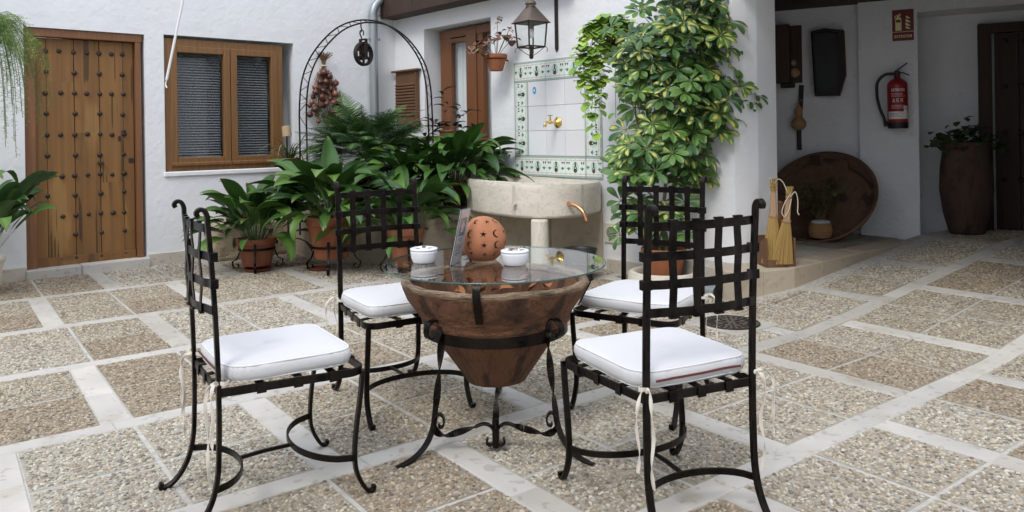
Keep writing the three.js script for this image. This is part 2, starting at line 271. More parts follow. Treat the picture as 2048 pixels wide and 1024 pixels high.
// ---------- the floor ----------
function ramp(x, d) {                                         // the paving rises towards the passage door
  const s = (x - 1.785) * PD[0] + (d - 4.65) * PD[1], c = -(x - 2.05) * PD[1] + (d - 5.63) * PD[0];
  const q = s > 0.25 ? s - 0.125 : s > 0 ? s * s / 0.5 : 0;                  // eased start
  return Math.min(FL + 0.01, 0.094 * q) * (1 - sm(0, 0.6, c));
}
const GA = [0.8, 0.6], GB = [-0.6, 0.8];                      // the two directions of the stone strips, in plan
const gp = (a, b) => [a * GA[0] + b * GB[0], a * GA[1] + b * GB[1]];
function shown(x, d) {                                        // near the part of the ground in view, on the courtyard side of the walls
  if (d < 2.2 || Math.abs(x) > 0.72 * d + 0.5) return false;
  const a = (V(x, 0, -d).sub(WA.o)).dot(WA.n), b = (V(x, 0, -d).sub(WB.o)).dot(WB.n), e = V(x, 0, -d).sub(WE.o).dot(WE.n);
  return a > -0.25 && (b > -0.25 || (x - 1.7) * 0.67 - (d - 5.87) * 0.74 > -1.9) && e > -0.5;
}
const floor = struct('courtyard_floor');
{
  const out = new THREE.PlaneGeometry(60, 60, 1, 1); out.rotateX(-Math.PI / 2); out.translate(0, -0.03, -6); obj('ground_base', boxUV(clean(out)), MAT.grout, floor);
  const g = new THREE.PlaneGeometry(14, 12, 168, 144), p = g.attributes.position;
  for (let i = 0; i < p.count; i++) { const wx = p.getX(i) + 0.5, wd = p.getY(i) + 7; p.setXYZ(i, wx, ramp(wx, wd) - 0.0012, -wd); }
  g.computeVertexNormals(); obj('mortar_bed', boxUV(clean(g)), MAT.grout, floor);
}
const rFloor = mulberry(5);
function stonePiece(name, a0, a1, b0, b1, top, mat, nA = 1) {  // a paving piece with chamfered rim lying on the rising ground
  const c = 0.004, pos = [], q = (a, b, y) => { const [x, d] = gp(a, b); return V(x, ramp(x, d) + y, -d); };
  const quad = (A, B, C, D) => { for (const p of [A, B, C, A, C, D]) pos.push(p.x, p.y, p.z); };
  for (let i = 0; i < nA; i++) {
    const s = mix(a0, a1, i / nA), e = mix(a0, a1, (i + 1) / nA), si = i ? s : s + c, ei = i < nA - 1 ? e : e - c;
    quad(q(si, b0 + c, top), q(ei, b0 + c, top), q(ei, b1 - c, top), q(si, b1 - c, top));
    quad(q(s, b0, top - c), q(e, b0, top - c), q(ei, b0 + c, top), q(si, b0 + c, top)); quad(q(si, b1 - c, top), q(ei, b1 - c, top), q(e, b1, top - c), q(s, b1, top - c));
    quad(q(s, b0, -0.03), q(e, b0, -0.03), q(e, b0, top - c), q(s, b0, top - c)); quad(q(s, b1, top - c), q(e, b1, top - c), q(e, b1, -0.03), q(s, b1, -0.03));
  }
  quad(q(a0, b1, top - c), q(a0, b0, top - c), q(a0 + c, b0 + c, top), q(a0 + c, b1 - c, top)); quad(q(a1, b0, top - c), q(a1, b1, top - c), q(a1 - c, b1 - c, top), q(a1 - c, b0 + c, top));
  const g = new THREE.BufferGeometry(); g.setAttribute('position', new THREE.Float32BufferAttribute(pos, 3)); g.computeVertexNormals();
  const o = boxUV(clean(g)), uv = o.attributes.uv, du = rFloor() * 7, dv = rFloor() * 7; for (let i = 0; i < uv.count; i++) uv.setXY(i, uv.getX(i) + du, uv.getY(i) + dv);
  return obj(name, o, mat, floor);
}
const slabs = [];
{
  const rows = [-1.2, -0.25, 0.75, 1.75, 2.7, 3.7, 4.8, 5.88, 7.05, 8.15, 9.2, 10.3], W = 0.975;
  rows.forEach((top, k) => {
    const vis = (a0, a1, b0, b1) => [[a0, b0], [a1, b0], [a0, b1], [a1, b1], [(a0 + a1) / 2, (b0 + b1) / 2]].some(([a, b]) => shown(...gp(a, b)));
    for (let i = -3; i < 12; i++) {                            // the long strips
      const a0 = i * W + 0.3 * (k % 3), a1 = a0 + W - 0.003;
      if (vis(a0, a1, top - 0.1, top)) stonePiece('stone_strip', a0, a1, top - 0.102 + 0.004 * rFloor(), top, 0.002 + 0.002 * rFloor(), MAT.lime[Math.floor(rFloor() * 4)], 2);
    }
    if (k === rows.length - 1) return;
    const b0 = top + 0.004, b1 = rows[k + 1] - 0.106, off = k % 2 ? 0.56 : 0.13, bm = (b0 + b1) / 2 + (rFloor() - 0.5) * 0.03;
    for (let i = -3; i < 12; i++) {
      const a0 = off + i * W, a1 = a0 + 0.115 + 0.008 * (rFloor() - 0.5);
      if (vis(a0, a1, b0, b1)) { const m = MAT.lime[Math.floor(rFloor() * 4)]; if (rFloor() < 0.55) { const c = mix(b0, b1, 0.35 + 0.3 * rFloor()); stonePiece('stone_strip', a0, a1, b0, c - 0.002, 0.003, m); stonePiece('stone_strip', a0, a1, c, b1, 0.0035, MAT.lime[Math.floor(rFloor() * 4)]); } else stonePiece('stone_strip', a0, a1, b0, b1, 0.003, m); }
      const c0 = a1 + 0.004, c1 = off + (i + 1) * W - 0.004, cm = (c0 + c1) / 2 + (rFloor() - 0.5) * 0.02, base = Math.floor(rFloor() * 4);
      for (const [p0, p1] of [[c0, cm - 0.0065 - 0.002 * rFloor()], [cm + 0.0065, c1]]) for (const [q0, q1] of [[b0, bm - 0.006], [bm + 0.006, b1]])
        if (vis(p0, p1, q0, q1)) { const tone = rFloor() < 0.6 ? base : Math.floor(rFloor() * 4); stonePiece('paving_slab', p0, p1, q0, q1, 0.001, MAT.slab[tone]); slabs.push([p0, p1, q0, q1, tone]); }
    }
  });
}
{ // the exposed pebbles set in the slabs, too many to count
  const g = new THREE.IcosahedronGeometry(1, 0), p = g.attributes.position;
  const m = std(rgb(1, 1, 1), 0.75), list = [], r = mulberry(77);
  const tones = [[0.47, 0.41, 0.32], [0.37, 0.315, 0.235], [0.56, 0.51, 0.42], [0.3, 0.24, 0.17], [0.2, 0.165, 0.125], [0.37, 0.355, 0.33], [0.6, 0.57, 0.5], [0.13, 0.115, 0.1], [0.4, 0.31, 0.21], [0.25, 0.185, 0.13], [0.5, 0.45, 0.36]];
  const mean = [0.42, 0.362, 0.272]; for (const t of tones) for (let k = 0; k < 3; k++) t[k] = mean[k] + 0.84 * (t[k] - mean[k]);
  const shift = [[0.96, 0.94, 0.88], [1.04, 1.03, 0.99], [0.83, 0.77, 0.68], [1.07, 1.08, 1.06]];
  for (const [a0, a1, b0, b1, tone] of slabs) {
    const H = [[a0, b0], [a1, b0], [a0, b1], [a1, b1]].map(([a, b]) => ramp(...gp(a, b)));
    const [cx, cd] = gp((a0 + a1) / 2, (b0 + b1) / 2), far = cd > 6.2 ? 0.75 : 1, n = Math.round((a1 - a0) * (b1 - b0) * 5100 * far);
    const nx = Math.ceil(Math.sqrt(n * (a1 - a0) / (b1 - b0))), ny = Math.ceil(n / nx);
    for (let i = 0; i < nx; i++) for (let j = 0; j < ny; j++) {
      const a = mix(a0 + 0.008, a1 - 0.008, clamp((i + 0.5 + (r() - 0.5) * 1.15) / nx, 0, 1)), b = mix(b0 + 0.008, b1 - 0.008, clamp((j + 0.5 + (r() - 0.5) * 1.15) / ny, 0, 1)), [x, d] = gp(a, b);
      if (fbm(a * 0.21 + 9, b * 0.21 + 9, 16, 3) < 0.3 && r() < 0.35) continue;
      list.push([x, d, r, tone]); const s = 0.0046 + 0.0052 * r() * r() + (far < 1 ? 0.0012 : 0); list[list.length - 1] = [x, d, s * (0.9 + 0.8 * r()), s, s * (0.5 + 0.42 * r()), r() * 6.28, Math.floor(Math.pow(r(), 1.25) * 11), tone, 0.85 + 0.3 * r(), (r() - 0.5) * 0.5, mix(mix(H[0], H[1], (a - a0) / (a1 - a0)), mix(H[2], H[3], (a - a0) / (a1 - a0)), (b - b0) / (b1 - b0))];
    }
  }
  const im = new THREE.InstancedMesh(g, m, list.length), q = new THREE.Object3D(), c = new THREE.Color();
  list.forEach(([x, d, sx, sz, sy, rot, k, tone, l0, tilt, hy], i) => {
    q.position.set(x, hy + 0.0015, -d); q.rotation.set(tilt, rot, tilt * 0.6); q.scale.set(sx, sy, sz); q.updateMatrix(); im.setMatrixAt(i, q.matrix);
    const t = tones[k], f = shift[tone], l = l0 * 0.93; c.setRGB(t[0] * l * f[0], t[1] * l * f[1], t[2] * l * f[2]); im.setColorAt(i, c);
  });
  im.name = 'pebbles'; im.userData.kind = 'stuff'; im.castShadow = im.receiveShadow = true; floor.add(im); console.log('pebbles', list.length, 'slabs', slabs.length);
}
// raised kerb and platform beside the passage
const platform = struct('stone_platform'); tag(platform, 'raised stone kerb platform beside the ramp, brooms standing on it', 'kerb');
{
  const k = (t) => [2.05 + PD[0] * t, 5.63 + PD[1] * t], top = 0.212;
  const joints = [0, 0.38, 1.0, 1.95];
  obj('kerb_stone', prism([[1.567, 5.435], [1.786, 5.522], [1.62, 5.8], [1.45, 5.72]], -0.05, top, 0.008), MAT.dado[2], platform);
  obj('kerb_stone', prism([[1.789, 5.523], k(0), [1.85, 5.86], [1.624, 5.8]], -0.05, top - 0.003, 0.008), MAT.dado[2], platform);
  for (let i = 0; i < 3; i++) { const [x0, d0] = k(joints[i] + 0.003), [x1, d1] = k(joints[i + 1]); obj('kerb_stone', prism([[x0, d0], [x1, d1], [x1 - 0.14, d1 + 0.18], [x0 - 0.14, d0 + 0.18]], -0.05, top + 0.004 * i, 0.008), MAT.dado[[0, 1, 0][i]], platform); }
  obj('platform_bed', prism([[1.45, 5.72], [1.92, 5.83], [2.06, 5.93], [3.5, 7.0], [3.4, 7.45], [2.7, 7.85], [1.3, 8.5], [1.2, 6.6]], -0.05, top - 0.006), MAT.grout, platform);
  const gl = (a, b) => { const x = 1.95 + PD[0] * a - PD[1] * b, d = 5.82 + PD[1] * a + PD[0] * b; return [x, d]; };
  for (let i = 0; i < 4; i++) for (let j = 0; j < 4; j++) {
    const a0 = 0.02 + i * 0.5, b0 = 0.03 + j * 0.46;
    obj(i % 2 === 1 && j % 2 === 0 ? 'stone_strip' : 'paving_slab', prism([gl(a0, b0), gl(a0 + 0.485, b0), gl(a0 + 0.485, b0 + 0.445), gl(a0, b0 + 0.445)], top - 0.04, top - 0.002 + 0.001 * ((i + j) % 2)), MAT.slab[(i * 3 + j) % 4], platform);
  }
}
// the low corner bench of stone slabs that carries the sink and the fern
const bench = struct('corner_bench'); tag(bench, 'low beige stone bench across the courtyard corner, under sink and fern', 'bench');
{
  const F0 = [-1.94, 7.49], F1 = [0.79, 6.835], H = 0.52, L = 6, back = [-1.34, 9.1];
  obj('bench_core', prism([[-2.28, 8.35], [F0[0] + 0.03, F0[1] + 0.05], [F1[0] - 0.05, F1[1] + 0.06], [0.7, 7.0], back], -0.05, H - 0.02), MAT.grout, bench);
  for (let i = 0; i < L; i++) {
    const a = mix(0, 1, i / L) + (i ? 0.0015 : 0), b = (i + 1) / L, p = (t, o) => [mix(F0[0], F1[0], t) - o * -0.236, mix(F0[1], F1[1], t) + o * 0.97];
    obj('facing_slab', prism([p(a, 0), p(b, 0), p(b, 0.045), p(a, 0.045)], -0.05, H + 0.001 * (i % 2), 0.004), MAT.dado[i % 3], bench);
  }
  const e0 = [-2.4, 8.3]; for (let i = 0; i < 2; i++) { const p = (t, o) => [mix(e0[0], F0[0], t) + o * 0.84, mix(e0[1], F0[1], t) + o * 0.4]; obj('facing_slab', prism([p(i / 2 + 0.002, 0), p((i + 1) / 2 - 0.002, 0), p((i + 1) / 2 - 0.002, 0.04), p(i / 2 + 0.002, 0.04)], -0.05, H, 0.004), MAT.dado[(i + 1) % 3], bench); }
}
// dark wooden eaves beam above the tall window
{
  const b = WB.thing('eaves_beam', 'dark weathered wooden beam high above the tall window', 'beam', 0, 0);
  const y = 0.5 * (WB.y(792, 40) + WB.y(975, 2)), s1 = WB.s(985, 0);
  obj('beam', box(s1 + 1.2, 0.3, 0.22, (s1 + 1.2) / 2 + 0.02, y + 0.15, 0.1, 0.012), MAT.darkWood, b);
}

// ---------- doors and windows ----------
const sheet = (w, h, x, y, z) => clean(new THREE.PlaneGeometry(w, h)).translate(x, y, z);
function roomBox(w, h, d, x, y, z) {                          // five sides of a room, open towards the window
  const q = 0.04; return [box(w, h, q, x, y, z - d), box(q, h, d, x - w / 2, y, z - d / 2), box(q, h, d, x + w / 2, y, z - d / 2), box(w, q, d, x, y - h / 2, z - d / 2), box(w, q, d, x, y + h / 2, z - d / 2)];
}
{ // studded plank door
  const W = DOOR.b - DOOR.a, H = DOOR.top, t = WA.thing('plank_door', 'old golden brown plank door with rows of iron studs', 'door', DOOR.a, 0, 0);
  const fw0 = WA.s(69, 300, -0.06) - DOOR.a, fw1 = DOOR.b - WA.s(271, 300, -0.06), z = -0.07, rev = 0.018;
  obj('door_frame', [box(fw0 + 0.01, H - 0.05, 0.1, rev * 0.2 + fw0 / 2, (H + 0.03) / 2, z, 0.006)], MAT.doorFrame, t);
  obj('door_frame', [box(fw1 - 0.028, H - 0.05, 0.1, W - 0.03 - (fw1 - 0.028) / 2 + 0.002, (H + 0.03) / 2, z, 0.006)], MAT.doorFrame, t);
  obj('door_frame', box(W - 0.034, 0.075, 0.1, W / 2, H - 0.04, z + 0.004, 0.006), MAT.doorFrame, t);
  const L0 = fw0 + 0.006, L1 = W - fw1 - 0.006, y0 = 0.085, y1 = H - 0.082, cuts = [0, 0.115, 0.385, 0.64, 0.885, 1], gap = [0, 0.0008, 0.0025, 0.0025, 0.0008, 0];
  const r = mulberry(3);
  for (let i = 0; i < 5; i++) {
    const a = mix(L0, L1, cuts[i]) + gap[i], b = mix(L0, L1, cuts[i + 1]) - gap[i + 1];
    const g = box(b - a, y1 - y0, 0.045, (a + b) / 2, (y0 + y1) / 2, z - 0.03 + 0.002 * (i % 2), 0.004), uv = g.attributes.uv; for (let k = 0; k < uv.count; k++) uv.setXY(k, uv.getX(k) * 1.1 + i * 0.37, uv.getY(k) * 0.45 + i * 0.21);
    obj('plank', g, MAT.door[[2, 0, 3, 0, 1][i]], t);
  }
  obj('bottom_rail', box(L1 - L0, 0.08, 0.012, (L0 + L1) / 2, y0 + 0.04, z + 0.002, 0.003), MAT.door[1], t);
  const studG = (() => { const g = lathe([[0.021, 0], [0.0215, 0.003], [0.019, 0.009], [0.012, 0.0145], [0.0001, 0.016]], 12); g.rotateX(Math.PI / 2); return g; })();
  const cols = [166, 217, 267, 316, 361, 408, 453].map((x) => L0 + (x - 125) / 370 * (L1 - L0)), rows = [187, 260, 332, 405, 478, 552, 622, 690, 762, 830, 912];
  rows.forEach((py, k) => cols.forEach((x, i) => { if (k % 2 && i % 2) return; if ((k === 8 && i === 0) || (k === 9 && i < 2)) return; const s = obj('stud', studG, MAT.stud, t); s.position.set(x + (r() - 0.5) * 0.012, mix(y1, y0, (py - 143) / 790) + (r() - 0.5) * 0.01, z - 0.007); s.scale.setScalar(0.88 + 0.24 * r()); }));
  const yk = mix(y1, y0, 0.555), xk = cols[4];
  obj('knocker', [cyl(0.016, 0.02, 0.03, 0, 0, 0, 12).rotateX(Math.PI / 2).translate(xk, yk, z + 0.004), box(0.06, 0.02, 0.015, xk, yk, z + 0.012, 0.005)], MAT.stud, t);
  obj('keyhole_plate', [box(0.028, 0.05, 0.006, cols[6] - 0.035, mix(y1, y0, 0.445), z - 0.006, 0.002), ball(0.018, cols[6], mix(y1, y0, 0.41), z, 10, 8)], MAT.stud, t);
  obj('latch_plate', box(0.045, 0.045, 0.004, L1 - 0.03, mix(y1, y0, 0.547), z - 0.006, 0.001), MAT.stud, t);
  const st = struct('stone_threshold'); st.position.copy(WA.pos(DOOR.a, 0, 0)); st.rotation.y = WA.turn; tag(st, 'pale stone step below the studded plank door', 'threshold');
  const x0 = -0.01, x1 = W + 0.01; for (const [a, b, m] of [[x0, W * 0.42, 0], [W * 0.42 + 0.004, x1, 2]]) obj('step_stone', box(b - a, 0.1, 0.3, (a + b) / 2, 0.035 + 0.001 * m, -0.085, 0.01), MAT.lime[m], st);
}
{ // two-leaf window with closed blinds
  const W = WIN.b - WIN.a, H = WIN.top - WIN.bottom, t = WA.thing('casement_window', 'brown wooden two leaf window with closed grey blinds', 'window', WIN.a, WIN.bottom, 0);
  const right = WA.s(563, 200, -0.06) - WIN.a, z = -0.06, wood = MAT.frameWood;     // right reveal stays plaster
  const F0 = 0.004, F1 = right, top = H - 0.03, sec = 0.07;
  const bars = (a, b, c, e, wv, wh, zz, dep, nm) => {
    for (const [x0, x1, y0, y1] of [[a, a + wv, c, e], [b - wv, b, c, e]]) obj(nm, box(x1 - x0, y1 - y0, dep, (x0 + x1) / 2, (y0 + y1) / 2, zz, 0.006), wood, t);
    for (const [y0, y1, k] of [[e - wh, e, 0], [c, c + wh, 1]]) obj(nm, box(b - a - 2 * wv, y1 - y0, dep - 0.003, (a + b) / 2, (y0 + y1) / 2, zz, 0.006), wood, t);
  };
  bars(F0, F1, 0.004, top, 0.075, 0.08, z, 0.07, 'window_frame');
  const mid = WA.s(459, 200, -0.06) - WIN.a;
  for (const [a, b] of [[F0 + 0.06, mid - 0.003], [mid + 0.003, F1 - 0.06]]) {
    bars(a, b, 0.075, top - 0.07, 0.068, 0.065, z + 0.012, 0.06, 'sash');
    const g0 = a + 0.066, g1 = b - 0.066, c0 = 0.138, c1 = top - 0.133;
    obj('pane', sheet(g1 - g0, c1 - c0, (g0 + g1) / 2, (c0 + c1) / 2, z), MAT.pane, t);
    const slats = []; const pitch = 0.027; for (let y = c0 + 0.01; y < c1; y += pitch) { const s = box(g1 - g0 - 0.02, 0.0012, 0.026, 0, 0, 0); s.rotateX(0.62); s.translate((g0 + g1) / 2, y, z - 0.06); slats.push(s); }
    obj('blind', slats, MAT.blind, t);
  }
  obj('drip_rail', [box(mid - F0 - 0.07, 0.035, 0.03, (F0 + 0.06 + mid) / 2, 0.075, z + 0.05, 0.008), box(F1 - mid - 0.07, 0.035, 0.03, (mid + F1 - 0.06) / 2 + 0.004, 0.075, z + 0.05, 0.008)], wood, t);
  obj('sill', box(W + 0.03, 0.05, 0.14, W / 2, -0.02, -0.05, 0.012), MAT.wall, t);
  obj('room_behind', roomBox(W + 1.6, 2.6, 2.6, W / 2, H / 2 - 0.1, -0.302), MAT.roughWall, t);
}
{ // tall window with curtain on the fountain wall
  const W = TALL.b - TALL.a, H = TALL.top - TALL.bottom, dz = -0.2, t = WB.thing('tall_window', 'tall red brown wooden window with pale striped curtain behind the glass', 'window', TALL.a, TALL.bottom, 0);
  const a = WB.s(886, 150, dz) - TALL.a, b = W + 0.3, wood = MAT.redWood, y1 = H - 0.05;
  const p = (u) => WB.s(u, 150, dz) - TALL.a;
  const post = (x0, x1, zz = 0, dep = 0.07) => obj('window_frame', box(x1 - x0, y1 - 0.004, dep, (x0 + x1) / 2, y1 / 2, dz + zz, 0.006), wood, t);
  post(a, p(902)); obj('sash', box(p(906) - p(902) + 0.03, y1 - 0.1, 0.05, (p(902) + p(906)) / 2, y1 / 2, dz + 0.012, 0.006), wood, t);
  post(p(939), p(959), 0.014); post(p(959) + 0.002, p(971), 0.0); 
  obj('window_frame', box(b - a, 0.09, 0.075, (a + b) / 2, y1 - 0.02, dz + 0.004, 0.006), wood, t);
  obj('window_frame', box(b - a, 0.1, 0.09, (a + b) / 2, 0.05, dz + 0.006, 0.006), wood, t);
  obj('sash', box(p(939) - p(906), 0.05, 0.05, (p(906) + p(939)) / 2, y1 - 0.1, dz + 0.01, 0.005), wood, t); obj('sash', box(p(939) - p(906), 0.06, 0.05, (p(906) + p(939)) / 2, 0.13, dz + 0.01, 0.005), wood, t);
  obj('pane', sheet(p(940) - p(904), y1 - 0.2, (p(904) + p(940)) / 2, y1 / 2 + 0.01, dz), MAT.pane, t); obj('pane', sheet(p(995) - p(970), y1 - 0.2, (p(970) + p(995)) / 2, y1 / 2 + 0.01, dz), MAT.pane, t);
  const pts = []; for (let i = 0; i <= 120; i++) { const x = mix(a, b, i / 120); pts.push([x, 0.016 * Math.sin(i * 1.15) + 0.008 * Math.sin(i * 0.37)]); }
  const pos = []; for (let i = 0; i < 120; i++) { const [x0, z0] = pts[i], [x1, z1] = pts[i + 1]; pos.push(x0, 0.02, z0, x1, 0.02, z1, x1, y1, z1, x0, 0.02, z0, x1, y1, z1, x0, y1, z0); }
  const g = new THREE.BufferGeometry(); g.setAttribute('position', new THREE.Float32BufferAttribute(pos, 3)); g.computeVertexNormals(); g.translate(0, 0, dz - 0.075); obj('curtain', clean(g), MAT.curtain, t);
  obj('window_sill', box(W + 0.3, 0.04, 0.22, (W + 0.3) / 2, -0.018, -0.1, 0.01), MAT.wall, t);
  obj('room_behind', roomBox(W + 1.4, 2.7, 2.6, W / 2, H / 2 - 0.1, -0.352), MAT.roughWall, t);
}
{ // dark studded door in the passage recess
  const z0 = -0.45, p = (u) => WE.s(u, 200, z0 + 0.05), a = p(1957), b = 3.0, top = WE.y(1960, 49, z0 + 0.05), t = WE.thing('plank_door', 'dark studded wooden door at the back of the passage', 'door', 0, FL, z0);
  const H = top - FL;
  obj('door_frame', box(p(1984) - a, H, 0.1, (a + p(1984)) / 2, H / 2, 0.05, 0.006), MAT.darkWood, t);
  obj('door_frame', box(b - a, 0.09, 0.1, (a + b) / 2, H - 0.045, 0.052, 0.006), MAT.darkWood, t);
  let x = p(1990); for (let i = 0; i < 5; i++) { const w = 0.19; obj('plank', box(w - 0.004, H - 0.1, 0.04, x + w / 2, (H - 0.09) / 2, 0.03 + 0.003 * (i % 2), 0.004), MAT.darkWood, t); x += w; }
  const sg = lathe([[0.026, 0], [0.022, 0.012], [0.0001, 0.02]], 10); sg.rotateX(Math.PI / 2);
  for (const u of [2010, 2043]) for (const v of [82, 172, 265, 360]) { const s = obj('stud', sg, MAT.stud, t), q = WE.see(u, v, z0 + 0.05); s.position.set(q.x, q.y - FL, 0.052); }
}
// ---------- tiled fountain ----------
const tilePitch = 0.236, border = 0.2;
{
  const c0 = WB.see(1066, 310), s0 = WB.s(1031, 230), s1 = WB.s(1205, 230), yTop = 0.5 * (WB.y(1031, 125.7) + WB.y(1169, 111)), yBot = yTop - 1.12;
  const bw = (s1 - s0) * 0.176, bh = 0.2, px = (s1 - s0 - 2 * bw) / 3, py = (1.12 - 2 * bh) / 3;
  const t = WB.thing('tile_panel', 'square panel of white tiles with a green patterned tile border above the sink', 'tile panel', s0, yBot, 0);
  const white = [[0.78, 0.79, 0.8], [0.74, 0.745, 0.76], [0.8, 0.8, 0.8], [0.76, 0.755, 0.76]].map((c) => std(rgb(...c), 0.16));
  const rr = mulberry(9);
  for (let i = 0; i < 3; i++) for (let j = 0; j < 3; j++) {
    const o = obj('wall_tile', box(px - 0.003, py - 0.003, 0.012, 0, 0, 0, 0.002), white[[0, 1, 3, 1, 0, 2, 3, 2, 1][i * 3 + j]], t);
    o.position.set(bw + px * (i + 0.5), bh + py * (j + 0.5), 0.008); o.rotation.set((rr() - 0.5) * 0.006, (rr() - 0.5) * 0.008, 0);
  }
  // pattern: green-tinted ground, dashed outer edge, ringed line, a pair of dark curled birds, leaf sprigs and fruit
  const art = (corner) => canvasTex(256, 224, (c, w, h) => {
    c.fillStyle = '#e2e8e0'; c.fillRect(0, 0, w, h);
    const line = (y) => { c.strokeStyle = '#a07f68'; c.lineWidth = 3; c.beginPath(); c.moveTo(0, y); c.lineTo(w, y); c.stroke(); for (let x = 0; x <= w; x += 64) { c.fillStyle = '#e9ece2'; c.beginPath(); c.arc(x, y, 8, 0, 7); c.fill(); c.strokeStyle = '#8e9b86'; c.stroke(); } };
    c.fillStyle = '#6f9a8d'; c.fillRect(0, 2, w, 3); c.fillRect(0, h - 5, w, 3); c.fillStyle = '#2f4a44'; for (let x = 4; x < w; x += 11) { c.fillRect(x, 6, 5, 18); c.fillRect(x, h - 24, 5, 18); }
    line(42); line(h - 42);
    const bird = (x, s, k) => { c.save(); c.translate(x, 118); c.scale(s * k, k); c.fillStyle = '#32312b'; c.beginPath(); c.ellipse(15, 26, 17, 17, 0, 0, 7); c.fill(); c.fillStyle = '#7b4b33'; c.beginPath(); c.ellipse(14, 27, 9, 10, 0, 0, 7); c.fill(); c.strokeStyle = '#2d332d'; c.lineWidth = 8; c.beginPath(); c.moveTo(26, 18); c.bezierCurveTo(36, -8, 6, -10, 12, -40); c.stroke(); c.lineWidth = 4; c.beginPath(); c.moveTo(12, -40); c.lineTo(2, -46); c.moveTo(12, -38); c.lineTo(22, -48); c.stroke(); c.restore(); };
    const sprig = (x, y, k) => { c.strokeStyle = '#3f7d62'; c.lineWidth = 5; for (let a = -3; a <= 3; a++) { c.beginPath(); c.moveTo(x, y + 18 * k); c.quadraticCurveTo(x + a * 4, y, x + a * 8 * k, y - 16 * k + Math.abs(a) * 5); c.stroke(); } };
    const fruit = (x, y) => { c.fillStyle = '#33302b'; c.beginPath(); c.moveTo(x - 9, y - 8); c.lineTo(x + 9, y - 8); c.lineTo(x, y + 16); c.fill(); c.beginPath(); c.ellipse(x, y - 8, 9, 7, 0, 0, 7); c.fill(); };
    c.fillStyle = 'rgba(150,195,170,0.4)'; c.beginPath(); c.ellipse(128, 112, 46, 52, 0, 0, 7); c.fill();
    bird(108, 1, 1.2); bird(148, -1, 1.2); sprig(40, 128, 1.1); sprig(216, 128, 1.1); fruit(20, 74); fruit(46, 74); fruit(210, 74); fruit(236, 74);
    if (corner) { c.fillStyle = '#dfe8dd'; c.fillRect(0, 46, 60, 132); c.fillStyle = '#6f9a8d'; c.fillRect(3, 0, 3, h); c.fillStyle = '#2f4a44'; for (let y = 6; y < h; y += 11) c.fillRect(8, y, 15, 4); sprig(40, 110, 1.2); }
  });
  const edgeM = new THREE.MeshStandardMaterial({ map: art(false), roughness: 0.18 }), cornM = new THREE.MeshStandardMaterial({ map: art(true), roughness: 0.18 });
  const plate = (w, h) => { const g = clean(new RoundedBoxGeometry(w - 0.003, h - 0.003, 0.013, 2, 0.002)), p = g.attributes.position, uv = g.attributes.uv; for (let i = 0; i < p.count; i++) uv.setXY(i, p.getX(i) / w + 0.5, p.getY(i) / h + 0.5); return g; };
  const W = bw * 2 + px * 3, Hh = bh * 2 + py * 3;
  const put = (g, m, x, y, r) => { const o = obj('border_tile', g, m, t); o.position.set(x, y, 0.0085); o.rotation.z = r; };
  const hg = plate(px, bh), vg = plate(py, bw), cg = plate(bw, bh);
  for (let i = 0; i < 3; i++) { put(hg, edgeM, bw + px * (i + 0.5), Hh - bh / 2, 0); put(hg, edgeM, bw + px * (i + 0.5), bh / 2, 0); put(vg, edgeM, bw / 2, bh + py * (i + 0.5), Math.PI / 2); put(vg, edgeM, W - bw / 2, bh + py * (i + 0.5), -Math.PI / 2); }
  put(cg, cornM, bw / 2, Hh - bh / 2, 0); put(cg, cornM, W - bw / 2, Hh - bh / 2, 0); put(cg, cornM, bw / 2, bh / 2, 0); put(cg, cornM, W - bw / 2, bh / 2, 0);
  const st = obj('sticker', cyl(0.031, 0.031, 0.002, 0, 0, 0, 28).rotateX(Math.PI / 2).scale(0.75, 1.15, 1), std(rgb(0.06, 0.3, 0.62), 0.4), t), q = WB.see(1071, 181); st.position.set(q.x - s0, q.y - yBot, 0.0155);
  obj('sticker_mark', [box(0.016, 0.024, 0.002, 0, 0, 0), box(0.004, 0.012, 0.0024, 0.001, 0.001, 0.0002)], MAT.white, st).position.z = 0.0015;
}
{ // brass tap
  const q = WB.see(1118, 245), t = WB.thing('brass_tap', 'small polished brass tap on the white tiles', 'tap', q.x, q.y, 0.016);
  obj('rosette', [lathe([[0.0001, 0.032], [0.012, 0.032], [0.016, 0.026], [0.034, 0.012], [0.05, 0.004], [0.052, 0], [0.0001, 0]], 32).rotateX(Math.PI / 2)], MAT.brass, t);
  obj('spout', [tube([V(0, 0, 0.02), V(0, 0, 0.09), V(0, 0.004, 0.13), V(0, -0.012, 0.165), V(0, -0.034, 0.172)], 0.012, 30, 12), ball(0.019, 0, 0.002, 0.1), cyl(0.014, 0.0155, 0.014, 0, -0.034, 0.172, 14)], MAT.brass, t);
  const h = obj('handle', [cyl(0.008, 0.012, 0.04, 0, 0.03, 0.1, 12), cyl(0.006, 0.006, 0.02, 0, 0.055, 0.1, 10), box(0.062, 0.009, 0.011, 0, 0.066, 0.1, 0.004)], MAT.brass, t); h.rotation.y = 0;
}
